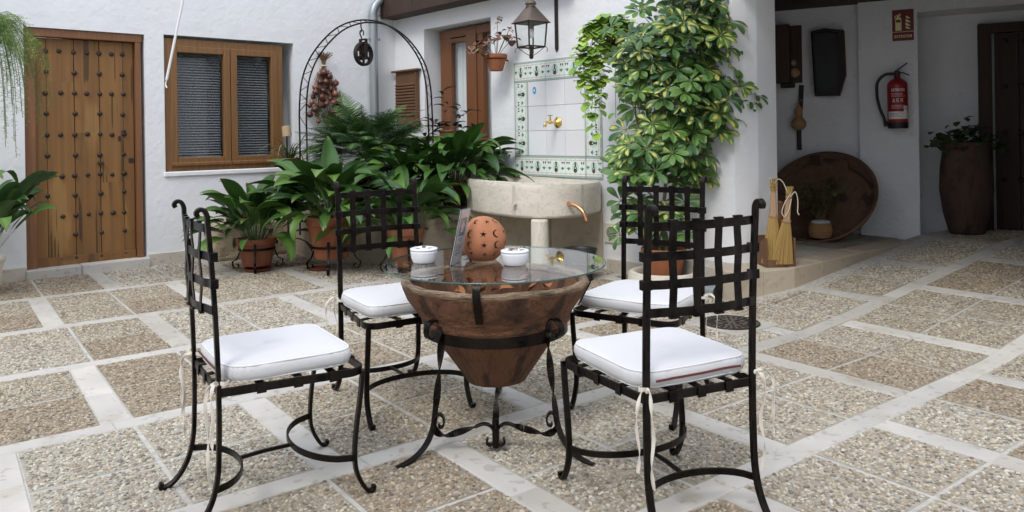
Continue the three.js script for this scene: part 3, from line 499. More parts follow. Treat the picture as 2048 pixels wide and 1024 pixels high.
{ // stone sink with its leg and copper spout
  const t = thing('stone_sink', 'worn pale stone sink with rounded front under the fountain tiles', 'sink');
  const lo = 0.515, hi = 0.81, P = [[0.80, 6.86], [0.5, 6.33], [0.36, 6.22], [0.2, 6.24], [0.02, 6.4], [-0.22, 6.8], [-0.42, 7.13], [-0.36, 7.34], [0.1, 7.55]];
  const crv = new THREE.CatmullRomCurve3([V(0.7, 0, 6.62), V(0.5, 0, 6.38), V(0.36, 0, 6.28), V(0.18, 0, 6.28), V(-0.02, 0, 6.46), V(-0.24, 0, 6.86)], false, 'centripetal').getPoints(28).map((p) => [p.x, p.z]);
  const crv2 = new THREE.CatmullRomCurve3([[0.785, 6.85], [0.72, 6.66], [0.6, 6.47], [0.44, 6.36], [0.24, 6.34], [0.05, 6.43], [-0.12, 6.62], [-0.3, 6.9], [-0.405, 7.1], [-0.43, 7.22], [-0.36, 7.33]].map(([x, d]) => V(x, 0, d)), false, 'centripetal').getPoints(64).map((p) => [p.x, p.z]), outer = [...crv2, [-0.2, 7.5], [0.02, 7.66]];
  const cx = outer.reduce((s, p) => s + p[0], 0) / outer.length, cd = outer.reduce((s, p) => s + p[1], 0) / outer.length;
  const off = (k) => outer.map(([x, d]) => { const l = Math.hypot(x - cx - 0.0, d - cd); return [x + (cx - x) * k / l, d + (cd - d) * k / l]; });
  const n = outer.length, ring = (o, y) => o.map(([x, d]) => V(x, y, -d));
  const rn = mulberry(4), layers = [[0.12, lo - 0.004], [0.03, lo], [0.01, lo + 0.008], [0.002, lo + 0.026], [0, lo + 0.12], [0, hi - 0.05], [0.003, hi - 0.012], [0.016, hi], [0.06, hi + 0.001], [0.075, hi - 0.02], [0.1, hi - 0.14], [0.16, hi - 0.19]].map(([k, y]) => ring(off(k), y).map((p) => p.add(V(0, (y > lo + 0.05 ? (rn() - 0.5) * 0.005 : 0) - (p.x > 0.3 ? (p.x - 0.3) * 0.05 * sm(lo + 0.1, hi, y) : 0), 0))));
  const pos = [], idx = []; layers.forEach((L) => L.forEach((p) => pos.push(p.x, p.y, p.z)));
  for (let i = 0; i < layers.length - 1; i++) for (let j = 0; j < n; j++) { const k = (j + 1) % n; idx.push(i * n + j, i * n + k, (i + 1) * n + j, i * n + k, (i + 1) * n + k, (i + 1) * n + j); }
  for (const [L, f] of [[0, 1], [layers.length - 1, 0]]) { const c = pos.length / 3; pos.push(cx, layers[L][0].y, -cd); for (let j = 0; j < n; j++) { const k = (j + 1) % n; f ? idx.push(c, L * n + k, L * n + j) : idx.push(c, L * n + j, L * n + k); } }
  const g = new THREE.BufferGeometry(); g.setAttribute('position', new THREE.Float32BufferAttribute(pos, 3)); g.setIndex(idx); g.computeVertexNormals();
  const m = MAT.sink.clone(); m.side = THREE.DoubleSide; obj('basin', boxUV(clean(g)), m, t);
  const leg = onLevel(1081, 562, 0); obj('leg', lathe([[0.0001, 0.512], [0.066, 0.512], [0.072, 0.49], [0.074, 0.3], [0.08, 0.04], [0.095, 0.0], [0.0001, 0]], 28).translate(leg.x, 0, leg.z), MAT.sink, t);
  const a = at(1140, 408, 6.33); obj('drain_spout', tube([V(a.x - 0.03, a.y + 0.012, a.z - 0.12), V(a.x, a.y, a.z), V(a.x + 0.05, a.y - 0.014, a.z + 0.05), V(a.x + 0.1, a.y - 0.06, a.z + 0.09), V(a.x + 0.125, a.y - 0.13, a.z + 0.11)], 0.0155, 24, 12), MAT.copper, t);
  const f = at(1028, 409, 6.43); obj('stone_plug', cyl(0.017, 0.017, 0.03, 0, 0, 0, 16).rotateX(Math.PI / 2).rotateY(-0.7).translate(f.x, f.y, f.z - 0.005), MAT.sink, t);
}
{ // bucket under the spout
  const p = onLevel(1160, 560, 0); const t = thing('metal_bucket', 'dark grey metal bucket on the floor beneath the copper spout', 'bucket', p);
  obj('body', lathe([[0.0001, 0.006], [0.1, 0.006], [0.112, 0], [0.14, 0.235], [0.148, 0.252], [0.146, 0.262], [0.138, 0.256], [0.132, 0.24], [0.1, 0.03], [0.0001, 0.03]], 36), MAT.bucket, t);
  obj('water', cyl(0.126, 0.126, 0.004, 0, 0.19, 0, 32), new THREE.MeshPhysicalMaterial({ color: rgb(0.05, 0.055, 0.05), roughness: 0.03 }), t);
}
{ // round wall vent
  const a = WB.see(1210, 446), b = WB.see(1239, 487), c = WB.see(1225, 466), w = b.x - a.x, h = 0.17, t = WB.thing('wall_vent', 'square cream ventilation grille with round slots low on the wall', 'vent', c.x, c.y, 0);
  obj('plate', box(w, h, 0.016, 0, 0, 0.008, 0.003), MAT.cream, t);
  const r = 0.056; obj('slots', [0, 1, 2, 3, 4, 5, 6].map((i) => { const y = -0.045 + i * 0.015; return box(2 * Math.sqrt(Math.max(0.0004, r * r - y * y)), 0.0075, 0.004, 0, y, 0.016); }), MAT.darkVoid, t);
  obj('rim', clean(new THREE.TorusGeometry(r + 0.004, 0.004, 6, 32)).translate(0, 0, 0.016), MAT.cream, t);
}
{ // downpipe
  const s = WA.s(748, 130, 0.08), t = WA.thing('downpipe', 'grey zinc downpipe with swan neck in the courtyard corner', 'pipe', s, 0, 0.075);
  const yb = WA.y(748, 36, 0.075);
  obj('pipe', cyl(0.05, 0.05, yb - 0.2, 0, 0.2 + (yb - 0.2) / 2, 0, 24), MAT.zinc, t);
  obj('socket', cyl(0.054, 0.054, 0.1, 0, yb - 0.02, 0, 24), MAT.zinc, t);
  obj('swan_neck', tube([V(0, yb - 0.05, 0), V(0, yb + 0.06, 0), V(0.03, yb + 0.14, 0), V(0.1, yb + 0.23, 0), V(0.14, yb + 0.34, 0), V(0.15, yb + 0.7, 0)], 0.049, 40, 18), MAT.zinc, t);
  const yc = WA.y(748, 79, 0.075); obj('clamp', [cyl(0.053, 0.053, 0.025, 0, yc, 0, 24), box(0.15, 0.016, 0.012, 0.0, yc, 0.01, 0.003), cyl(0.008, 0.008, 0.03, 0.078, yc, 0.01, 8), cyl(0.008, 0.008, 0.03, -0.07, yc, 0.01, 8)], MAT.zinc, t);
  obj('wire', tube([V(0.05, yb + 0.02, 0.0), V(0.16, yb + 0.06, 0.02), V(0.24, yb + 0.12, 0.03), V(0.28, yb + 0.22, 0.03)], 0.004, 12, 5), MAT.black, t);
}
{ // washboard hung on the wall
  const q = WB.see(808, 142, 0.04), a = WB.s(787, 150, 0.04), b = WB.s(838, 150, 0.04), y0 = WB.y(820, 254, 0.04), t = WB.thing('washboard', 'small brown wooden washboard hanging beside the downpipe', 'washboard', (a + b) / 2, y0, 0.012);
  const H = q.y - y0, w = (b - a) * 0.82, m = MAT.brownWood;
  obj('board', box(w, H, 0.03, 0, H / 2, 0.015, 0.004), m, t); obj('top_ledge', box(b - a, 0.022, 0.07, 0, H, 0.03, 0.004), m, t);
  obj('side_rail', box(0.02, H - 0.04, 0.05, w / 2, H / 2 - 0.01, 0.026, 0.004), m, t);
  for (let i = 0; i < 11; i++) { const y = H * (0.215 + i * 0.0535); obj('ridge', cyl(0.0165, 0.0165, w - 0.03, 0, 0, 0, 12).rotateZ(Math.PI / 2).translate(-0.008, y, 0.03), m, t); }
  obj('foot_peg', ball(0.035, w / 2 + 0.01, 0.06, 0.03, 10, 8), m, t);
}
{ // dried onions
  const q = WA.see(651, 185, 0.08), t = WA.thing('onion_bunch', 'hanging bunch of dried red brown onions with straw tops', 'onions', q.x, q.y, 0.01);
  const k = WA.see(652, 185, 0.08), mpp = M(1) * -WA.pos(q.x, 0).z, r = mulberry(21), pos = [];
  for (let i = 0; i < 46; i++) {
    let best, bd = -1; for (let j = 0; j < 14; j++) { const y = mix(62, -42, Math.pow(r(), 0.9)), hw = y > 50 ? 20 : y > 0 ? 34 : mix(8, 30, (y + 42) / 42), p = [(r() - 0.5) * 2 * hw, y, r()]; const d = Math.min(99, ...pos.map((o) => Math.hypot(o[0] - p[0], o[1] - p[1]) + 12 * Math.abs(o[2] - p[2]))); if (d > bd) { bd = d; best = p; } } pos.push(best);
  }
  const og = [0, 1].map((k) => lathe([[0.0001, -1], [0.5, -0.9], [0.95, -0.35], [1, 0.05], [0.75, 0.55], [0.3, 0.85], [0.14, 1.2 + k * 0.3], [0.05, 1.4 + k * 0.4]], 14));
  pos.forEach(([x, y, z], i) => { const s = (0.028 + 0.014 * r()) * (y > 50 ? 0.8 : 1), o = obj('onion', og[i % 2], MAT.onion[Math.floor(r() * 4)], t); o.position.set(x * mpp, -y * mpp, 0.035 + z * 0.08); o.scale.setScalar(s); o.rotation.set((r() - 0.3) * 0.8, 0, (r() - 0.5) * 1.4); });
  const st = []; for (let i = 0; i < 90; i++) { const x = (r() - 0.5) * 46 * mpp, y = mix(30, -50, r()) * mpp; st.push(tube([V(x * 1.1, y, 0.05 + 0.07 * r()), V(x * 0.7, mix(y, 0.28, 0.5), 0.05), V((r() - 0.5) * 0.03, 0.3, 0.04), V((r() - 0.5) * 0.06, 0.36, 0.04), V((r() - 0.5) * 0.2, 0.4 + 0.06 * r(), 0.04 + 0.03 * r())], 0.0022 + 0.001 * r(), 14, 4)); }
  for (let i = 0; i < 14; i++) { const s = r() < 0.5 ? -1 : 1; st.push(tube([V(0, 0.2, 0.05), V(s * 0.12, 0.05 - 0.2 * r(), 0.06), V(s * (0.2 + 0.12 * r()), -0.05 - 0.25 * r(), 0.05)], 0.0018, 10, 4)); }
  obj('straw_stalks', st, MAT.dryStalk, t); obj('binding', clean(new THREE.TorusGeometry(0.03, 0.007, 6, 18)).rotateX(Math.PI / 2).translate(0, 0.3, 0.04), MAT.cord, t);
}
{ // awning rod
  const t = thing('awning_rod', 'thin white rod hanging at a slant above the window', 'rod'); const a = at(374, -40, 6.7), b = at(333, 160, 6.7);
  obj('rod', tube([a, a.clone().lerp(b, 0.5), b], 0.011, 10, 10), MAT.white, t); obj('hook', tube([b, b.clone().add(V(-0.008, -0.04, 0)), b.clone().add(V(0.006, -0.07, 0.01))], 0.006, 10, 8), MAT.white, t);
}
{ // iron arch with pulley over the corner bench
  const d0 = 7.72, sepD = 0.17; const foot = at(603, 300, d0), t = thing('iron_arch', 'round topped wrought iron arch of lattice bars above the plants', 'arch');
  const P = [[600, 470], [600, 300], [599, 210], [604, 160], [618, 120], [642, 85], [675, 55], [708, 42], [735, 40], [768, 47], [800, 68], [826, 98], [843, 130], [852, 170], [856, 230], [858, 300], [860, 470]];
  const front = P.map(([u, v]) => at(u, v, d0)), fr = spline(front, 90), dv = V(0.025, 0, -sepD), bk = fr.map((p) => p.clone().add(dv));
  const tb = (pts) => tube(pts.filter((_, i) => i % 2 === 0), 0.0085, 120, 7);
  obj('arch_rod', tb(fr), MAT.iron, t); obj('arch_rod', tb(bk), MAT.iron, t);
  const z = []; for (let i = 4; i < 86; i += 2) z.push(i % 4 ? fr[i] : bk[i]); obj('lattice', bar(spline(z, 400), 0.009, 0.004, V(0, 0, 1)), MAT.iron, t);
  for (const i of [4, 86]) obj('tie_bar', tube([fr[i], fr[i].clone().lerp(bk[i], 0.5), bk[i]], 0.006, 6, 6), MAT.iron, t);
  const h = thing('well_pulley', 'old iron pulley wheel hanging on a hook from the arch', 'pulley', at(726, 47, d0 - 0.0)); const mp = M(d0);
  obj('hook', tube([V(-0.02, -0.0, 0), V(-0.021, -0.03, 0), V(-0.015, -0.07, 0), V(-0.03, -0.09, 0), V(-0.03, -0.11, 0), V(-0.018, -0.14, 0), V(-0.018, -0.17, 0)], 0.007, 30, 8), MAT.rust, h);
  obj('eye', tube([V(-0.034, -0.098, 0), V(-0.03, -0.078, 0), V(-0.016, -0.064, 0), V(0.0, -0.074, 0), V(0.004, -0.1, 0), V(0.0, -0.12, 0)], 0.006, 24, 8), MAT.rust, h);
  const wheel = lathe([[0.098, -0.022], [0.118, -0.022], [0.122, -0.015], [0.106, 0], [0.122, 0.015], [0.118, 0.022], [0.098, 0.022], [0.095, 0], [0.098, -0.022]], 40).rotateZ(Math.PI / 2).rotateY(-0.6);
  const wy = -0.305; obj('wheel', [wheel.translate(0, wy, 0), ...[0, 1, 2].map((i) => box(0.018, 0.2, 0.018, 0, 0, 0).rotateX(i * Math.PI / 3).rotateY(-0.6).translate(0, wy, 0)), cyl(0.02, 0.02, 0.05, 0, 0, 0, 12).rotateZ(Math.PI / 2).rotateY(-0.6).translate(0, wy, 0)], MAT.rust, h);
  const ct = Math.cos(0.9), stt = Math.sin(0.9); obj('yoke', [...[-1, 1].map((s) => box(0.008, 0.21, 0.035, s * 0.04, 0, 0).rotateY(-0.6).translate(0, -0.26, 0)), box(0.09, 0.014, 0.035, 0, 0, 0, 0.003).rotateY(-0.6).translate(0, -0.16, 0)], MAT.rust, h);
}
{ // lantern and bracket
  const D = 6.95, c = at(1062, 60, D), t = thing('hanging_lantern', 'old square metal lantern with clear glass hanging before the wall', 'lantern', V(c.x, 0, c.z), 0.62);
  const y = (v) => at(1062, v, D).y, mp = M(D), yr = y(46), yt = y(13), yb = y(94), R = 39 * mp, r = 22 * mp, rt = 9.5 * mp, sq = (k, yy) => [[-k, -k], [k, -k], [k, k], [-k, k]].map(([a, b]) => V(a, yy, b));
  const q = Math.SQRT1_2 * 1.06;
  const roof = clean(new THREE.CylinderGeometry(rt, R, yt - yr, 4, 1, true)).rotateY(Math.PI / 4).translate(0, (yt + yr) / 2, 0), m2 = MAT.lampMetal.clone(); m2.side = THREE.DoubleSide; obj('roof', [clean(roof)], m2, t);
  obj('roof_edge', [0, 1, 2, 3].map((i) => { const A = sq(R * Math.SQRT1_2, yr), a = A[i], b = A[(i + 1) % 4]; return tube([a, a.clone().lerp(b, 0.5), b], 0.005, 4, 6); }), MAT.rust, t);
  obj('chimney', [cyl(rt * 0.95, rt * 1.05, 0.03, 0, yt + 0.01, 0, 8), lathe([[rt * 1.25, yt + 0.022], [rt * 1.1, yt + 0.04], [rt * 0.6, yt + 0.055], [0.014, yt + 0.075], [0.016, yt + 0.09], [0.0001, yt + 0.1]], 16)], MAT.lampMetal, t);
  obj('hanging_rod', tube([V(0, yt + 0.09, 0), V(0, yt + 0.3, 0), V(0, yt + 0.6, 0)], 0.007, 6, 8), MAT.rust, t);
  const k1 = (R - 0.02) * Math.SQRT1_2 * 0.93, k0 = r * Math.SQRT1_2 * 1.25, A = sq(k1, yr - 0.003), B = sq(k0, yb);
  obj('frame', [...[0, 1, 2, 3].flatMap((i) => [tube([A[i], A[i].clone().lerp(B[i], 0.5), B[i]], 0.0075, 4, 6), tube([B[i], B[i].clone().lerp(B[(i + 1) % 4], 0.5), B[(i + 1) % 4]], 0.008, 4, 6)])], MAT.rust, t);
  for (let i = 0; i < 4; i++) { const j = (i + 1) % 4, pos = [A[i], B[i], B[j], A[i], B[j], A[j]].flatMap((p) => [p.x * 0.985, p.y, p.z * 0.985]); const g = new THREE.BufferGeometry(); g.setAttribute('position', new THREE.Float32BufferAttribute(pos, 3)); g.computeVertexNormals(); obj('pane', clean(g), MAT.lampGlass, t); }
  obj('lower_stem', [cyl(0.014, 0.02, 0.09, 0, yb - 0.04, 0, 10), ball(0.02, 0, yb - 0.09, 0, 10, 8), cyl(0.02, 0.02, 0.02, 0, yb - 0.005, 0, 10)], MAT.rust, t);
  obj('curl', B.flatMap((b) => [tube([b.clone(), V(b.x * 0.5, yb - 0.05, b.z * 0.5), V(0, yb - 0.085, 0)], 0.003, 10, 5), tube([b.clone(), b.clone().multiply(V(1.15, 1, 1.15)).add(V(0, -0.015, 0)), b.clone().multiply(V(1.2, 1, 1.2)).add(V(0, -0.035, 0)), b.clone().multiply(V(1.1, 1, 1.1)).add(V(0, -0.045, 0))], 0.003, 10, 5)]), MAT.rust, t);
  obj('bulb', [lathe([[0.0001, -0.06], [0.018, -0.056], [0.03, -0.03], [0.03, -0.012], [0.016, 0.02], [0.013, 0.03]], 16).translate(0, (yr + yb) / 2 + 0.03, 0)], new THREE.MeshPhysicalMaterial({ color: rgb(0.85, 0.84, 0.8), roughness: 0.15 }), t);
  obj('lamp_holder', cyl(0.015, 0.015, 0.12, 0, yr - 0.05, 0, 12), MAT.lampMetal, t);
  const s = WB.s(1114, 60), b = WB.thing('lantern_bracket', 'dark iron bar bracket fixed upright on the wall beside the lantern', 'bracket', s, 0, 0), yA = WB.y(1116, 104), W0 = 0.04;
  obj('wall_bar', panel([[-W0 / 2, yA + 0.03], [0, yA], [W0 / 2, yA + 0.03], [W0 / 2, yA + 1.1], [-W0 / 2, yA + 1.1]], 0.014, 0.003), MAT.rust, b);
  const L = V(c.x, 0, c.z).sub(WB.pos(s, 0)); const lx = L.dot(WB.x), lz = L.dot(WB.n); obj('arm', bar([V(0, yt + 0.6, 0.014), V(lx * 0.5, yt + 0.62, lz * 0.5), V(lx, yt + 0.6, lz)], 0.03, 0.012, V(0, 1, 0)), MAT.rust, b);
  for (const y of [yA + 0.2, yA + 0.75]) obj('bolt', ball(0.009, 0, y, 0.016, 8, 6), MAT.rust, b);
}

// ---------- iron chairs ----------
const CH = 0.425;
function makeChair(label) {
  const t = thing('iron_chair', label, 'chair', V(0, 0, 0), 0, 'wrought iron chairs round the table'), m = MAT.iron, X = V(1, 0, 0), Y = V(0, 1, 0);
  for (const s of [-1, 1]) {
    const x = s * 0.198, xl = s * 0.236, fz = 0.03;
    obj('back_post', bar(spline([V(x, 0.026, -0.318), V(x, 0.01, -0.322), V(x, 0.01, -0.3), V(x, 0.032, -0.268), V(x, 0.085, -0.234), V(x, 0.16, -0.214), V(x, 0.27, -0.208), V(x, 0.43, -0.207), V(x, 0.62, -0.212), V(x, 0.82, -0.222), V(x, 0.95, -0.232), V(x, 0.984, -0.235), V(x, 0.999, -0.245), V(x, 1.0, -0.257), V(x, 0.99, -0.265), V(x, 0.98, -0.261)], 60), 0.023, 0.014, X), m, t);
    obj('leg', bar(spline([V(xl, 0.425, 0.252), V(xl, 0.34, 0.243), V(xl, 0.24, 0.228), V(xl, 0.15, 0.22), V(xl, 0.09, 0.225), V(xl, 0.04, 0.246), V(xl, 0.012, 0.268), V(xl, 0.012, 0.284), V(xl, 0.026, 0.287)], 40), 0.022, 0.013, X), m, t);
  }
  const R = []; const rc = 0.055, hw = 0.242, hb = 0.2, zf = 0.262, zb = -0.2;
  R.push(V(-hb, CH, zb)); for (let i = 0; i <= 8; i++) { const q = Math.PI - i / 8 * Math.PI / 2; R.push(V(-hw + rc + Math.cos(q) * rc, CH, zf - rc + Math.sin(q) * rc)); } for (let i = 0; i <= 8; i++) { const q = Math.PI / 2 - i / 8 * Math.PI / 2; R.push(V(hw - rc + Math.cos(q) * rc, CH, zf - rc + Math.sin(q) * rc)); } R.push(V(hb, CH, zb));
  obj('seat_frame', bar(R, 0.027, 0.009, Y), m, t);
  obj('seat_frame', bar([V(-0.19, CH, zb - 0.004), V(0, CH, zb - 0.004), V(0.19, CH, zb - 0.004)], 0.027, 0.009, Y), m, t);
  for (const x of [-0.105, 0, 0.105]) { const pts = []; for (let i = 0; i <= 24; i++) pts.push(V(x, CH + 0.013 + 0.004 * Math.cos(i / 24 * Math.PI * 4 + (x ? 0 : Math.PI)), mix(zb - 0.006, zf, i / 24))); obj('seat_slat', [bar(pts, 0.028, 0.004, X), box(0.03, 0.034, 0.004, x, CH - 0.001, zb - 0.0115), box(0.03, 0.034, 0.004, x, CH - 0.001, zf + 0.007)], m, t); }
  for (const z of [-0.08, 0.035, 0.15]) { const hz = mix(hb, hw, (z - zb) / (zf - rc - zb)) - 0.001; const pts = []; for (let i = 0; i <= 24; i++) pts.push(V(mix(-hz, hz, i / 24), CH + 0.013 - 0.004 * Math.cos(i / 24 * Math.PI * 4 + (z > 0.05 || z < -0.05 ? 0 : Math.PI)), z)); obj('seat_slat', [bar(pts, 0.028, 0.004, V(0, 0, 1)), box(0.004, 0.034, 0.03, -hz - 0.0068, CH - 0.001, z), box(0.004, 0.034, 0.03, hz + 0.0068, CH - 0.001, z)], m, t); }
  const bow = (x, y) => -0.222 - 0.012 * (y - 0.7) - 0.027 * (1 - (x / 0.2) ** 2);
  [0.685, 0.768, 0.852, 0.94].forEach((y, k) => { const pts = []; for (let i = 0; i <= 30; i++) { const x = mix(-0.2, 0.2, i / 30); pts.push(V(x, y, bow(x, y) + 0.0024 * Math.sin((x / 0.08 + 0.5 + k) * Math.PI) * (Math.abs(x) < 0.17 ? 1 : 0.2))); } obj('back_strap', [bar(pts, 0.027, 0.004, Y), ...(k === 1 || k === 2 ? [-0.2, 0.2].map((x) => box(0.034, 0.03, 0.024, x, y, -0.216 - 0.012 * (y - 0.7), 0.003)) : [])], m, t); });
  [-0.12, -0.04, 0.04, 0.12].forEach((x, k) => { const pts = []; for (let i = 0; i <= 30; i++) { const y = mix(0.672, 0.955, i / 30); pts.push(V(x, y, bow(x, y) - 0.0024 * Math.cos((y - 0.685) / 0.084 * Math.PI + k * Math.PI))); } obj('back_strap', [bar(pts, 0.027, 0.004, X), box(0.029, 0.006, 0.014, x, 0.957, bow(x, 0.95) - 0.001), box(0.029, 0.006, 0.014, x, 0.669, bow(x, 0.68) - 0.001)], m, t); });
  const arc = (z0, dz, y, hx) => { const p = []; for (let i = 0; i <= 24; i++) { const q = i / 24 * 2 - 1; p.push(V(q * hx, y, z0 + dz * Math.sqrt(Math.max(0, 1 - q * q * 0.98)) * 1.0)); } return p; };
  obj('stretcher', bar(arc(0.241, -0.165, 0.135, 0.236), 0.022, 0.007, Y), m, t); obj('stretcher', bar(arc(-0.236, 0.135, 0.125, 0.198), 0.022, 0.007, Y), m, t);
  obj('stretcher', bar([V(0, 0.13, -0.1), V(0, 0.135, -0.02), V(0, 0.135, 0.07)], 0.012, 0.014, Y), m, t);
  return t;
}
const cushGeo = (() => {                                     // a soft seat cushion: rounded outline, domed top, seams; the back edge dips a little
  const n = 96, out = (k) => { const p = []; for (let i = 0; i < n; i++) { const q = i / n * Math.PI * 2, c = Math.cos(q), s = Math.sin(q), e = 0.3, x = Math.sign(c) * Math.abs(c) ** e, z = Math.sign(s) * Math.abs(s) ** e; const w = 0.22 + 0.014 * s; p.push([x * (w - k), z * (0.213 - k) + 0.02]); } return p; };
  const rings = [[0.06, 0.0], [0.012, 0.003], [0.001, 0.012], [-0.004, 0.027], [-0.003, 0.042], [0.001, 0.053], [0.012, 0.061], [0.03, 0.065], [0.06, 0.0685], [0.1, 0.0705], [0.15, 0.0715], [0.18, 0.0715]], pos = [], idx = [], uv = [];
  const wav = (x, z) => 0.004 * (fbm(x * 2 + 3, z * 2 + 3, 4, 3) - 0.5) + 0.006 * Math.cos(x * 9) * sm(0.05, 0.19, -z) - 0.003 * Math.sin(x * 14 + 1) * sm(0.1, 0.19, -z) - 0.004 * Math.exp(-(x * x + z * z) * 60) + 0.003 * (fbm(x * 1.3 + 1, z * 1.3 + 1, 8, 4, 2) - 0.5) * sm(0.02, 0.06, 0.2 - Math.abs(x));
  rings.forEach(([k, y]) => out(k).forEach(([x, z], i) => { const pk = (y > 0.01 && y < 0.058) ? 0.0016 * Math.sin(i * 2.4) : 0; pos.push(x + pk, y + (y > 0.008 ? wav(x, z) : 0), z + pk); uv.push(x, z + y); }));
  for (let r = 0; r < rings.length - 1; r++) for (let i = 0; i < n; i++) { const j = (i + 1) % n; idx.push(r * n + i, (r + 1) * n + i, r * n + j, r * n + j, (r + 1) * n + i, (r + 1) * n + j); }
  for (const [r, y, f] of [[0, 0, 0], [rings.length - 1, 0.0715, 1]]) { const c = pos.length / 3; pos.push(0, y + (f ? wav(0, 0) : 0), 0); uv.push(0, 0); for (let i = 0; i < n; i++) { const j = (i + 1) % n; f ? idx.push(r * n + i, c, r * n + j) : idx.push(r * n + i, r * n + j, c); } }
  const g = new THREE.BufferGeometry(); g.setAttribute('position', new THREE.Float32BufferAttribute(pos, 3)); g.setAttribute('uv', new THREE.Float32BufferAttribute(uv, 2)); g.setIndex(idx); g.computeVertexNormals();
  const seam = (k, y) => tube(out(k).filter((_, i) => i % 2 === 0).map(([x, z]) => V(x, y + wav(x, z), z)), 0.0032, 160, 6, true);
  const zipP = []; for (let i = 0; i <= 20; i++) { const x = mix(-0.16, 0.16, i / 20); zipP.push(V(x, 0.03 + wav(x, -0.19), -0.1985)); }
  return { body: g, top: seam(0.003, 0.0555), low: seam(0.0045, 0.009), zip: bar(zipP, 0.007, 0.003, V(0, 1, 0)) };
})();
function makeCushion(label) {
  const t = thing('seat_cushion', label, 'cushion', V(0, 0, 0), 0, 'white seat cushions on the iron chairs');
  obj('cover', cushGeo.body, MAT.cushion, t); obj('piping', cushGeo.top, MAT.piping, t); obj('piping', cushGeo.low, MAT.piping, t); obj('zip', cushGeo.zip, MAT.zip, t);
  for (const s of [-1, 1]) {
    const k = s > 0 ? 0 : 0.02;
    obj('tie', [
      bar(spline([V(s * 0.17, 0.012, -0.182), V(s * 0.185, 0.016, -0.2), V(s * 0.2, 0.016, -0.207), V(s * 0.218, 0.014, -0.195), V(s * 0.2, 0.012, -0.176), V(s * 0.17, 0.012, -0.182)], 30), 0.012, 0.0025, V(0, 1, 0)),
      bar(spline([V(s * 0.2, 0.016, -0.21), V(s * 0.208, 0.012, -0.235), V(s * 0.213, -0.04, -0.25), V(s * 0.2, -0.12, -0.24), V(s * 0.212, -0.2 - k, -0.244), V(s * 0.2, -0.27 - k, -0.238)], 40), 0.011, 0.0018, V(1, 0, 0), { twist: (q) => 0.35 * Math.sin(q * 6 + s) }),
      bar(spline([V(s * 0.2, 0.016, -0.21), V(s * 0.23, 0.022, -0.228), V(s * 0.252, -0.01, -0.24), V(s * 0.256, -0.08, -0.236), V(s * 0.25, -0.15, -0.24), V(s * 0.254, -0.21 + k, -0.236)], 40), 0.011, 0.0018, V(1, 0, 0), { twist: (q) => 0.3 * Math.sin(q * 7) }),
      ball(0.009, s * 0.203, 0.014, -0.214, 8, 6)], MAT.tie, t);
  }
  return t;
}
{
  const proto = makeChair('black iron chair seen from the side, left of the glass table, front left'), cush = makeCushion('white cushion on the chair seen from the side at the left');
  const list = [
    [-0.86, 2.68, 0.84, 0.54, null, null],
    [-0.54, 3.545, 0.52, -0.85, 'black iron chair behind the table on the left, in front of the potted plants', 'white cushion on the rear left chair, before the potted plants'],
    [0.59, 3.5, -0.55, -0.84, 'black iron chair behind the table on the right, before the variegated shrub pot', 'white cushion on the rear right chair, before the variegated shrub'],
    [0.485, 2.55, -0.4, 0.917, 'black iron chair seen from behind at the front right of the table', 'white cushion with dark zip on the chair seen from behind'],
  ];
  list.forEach(([x, d, fx, fd, la, lb], i) => {
    const a = Math.atan2(fx, -fd), c = i ? proto.clone() : proto, k = i ? cush.clone() : cush;
    if (i) { c.name = numbered('iron_chair'); k.name = numbered('seat_cushion'); scene.add(c, k); c.userData = { ...proto.userData, label: la }; k.userData = { ...cush.userData, label: lb }; }
    c.position.set(x, 0, -d); c.rotation.set(0, a, 0);
    k.position.set(x, CH + 0.0175, -d); k.rotation.set(0, a + [0.0, 0.02, -0.015, 0.01][i], 0);
  });
}
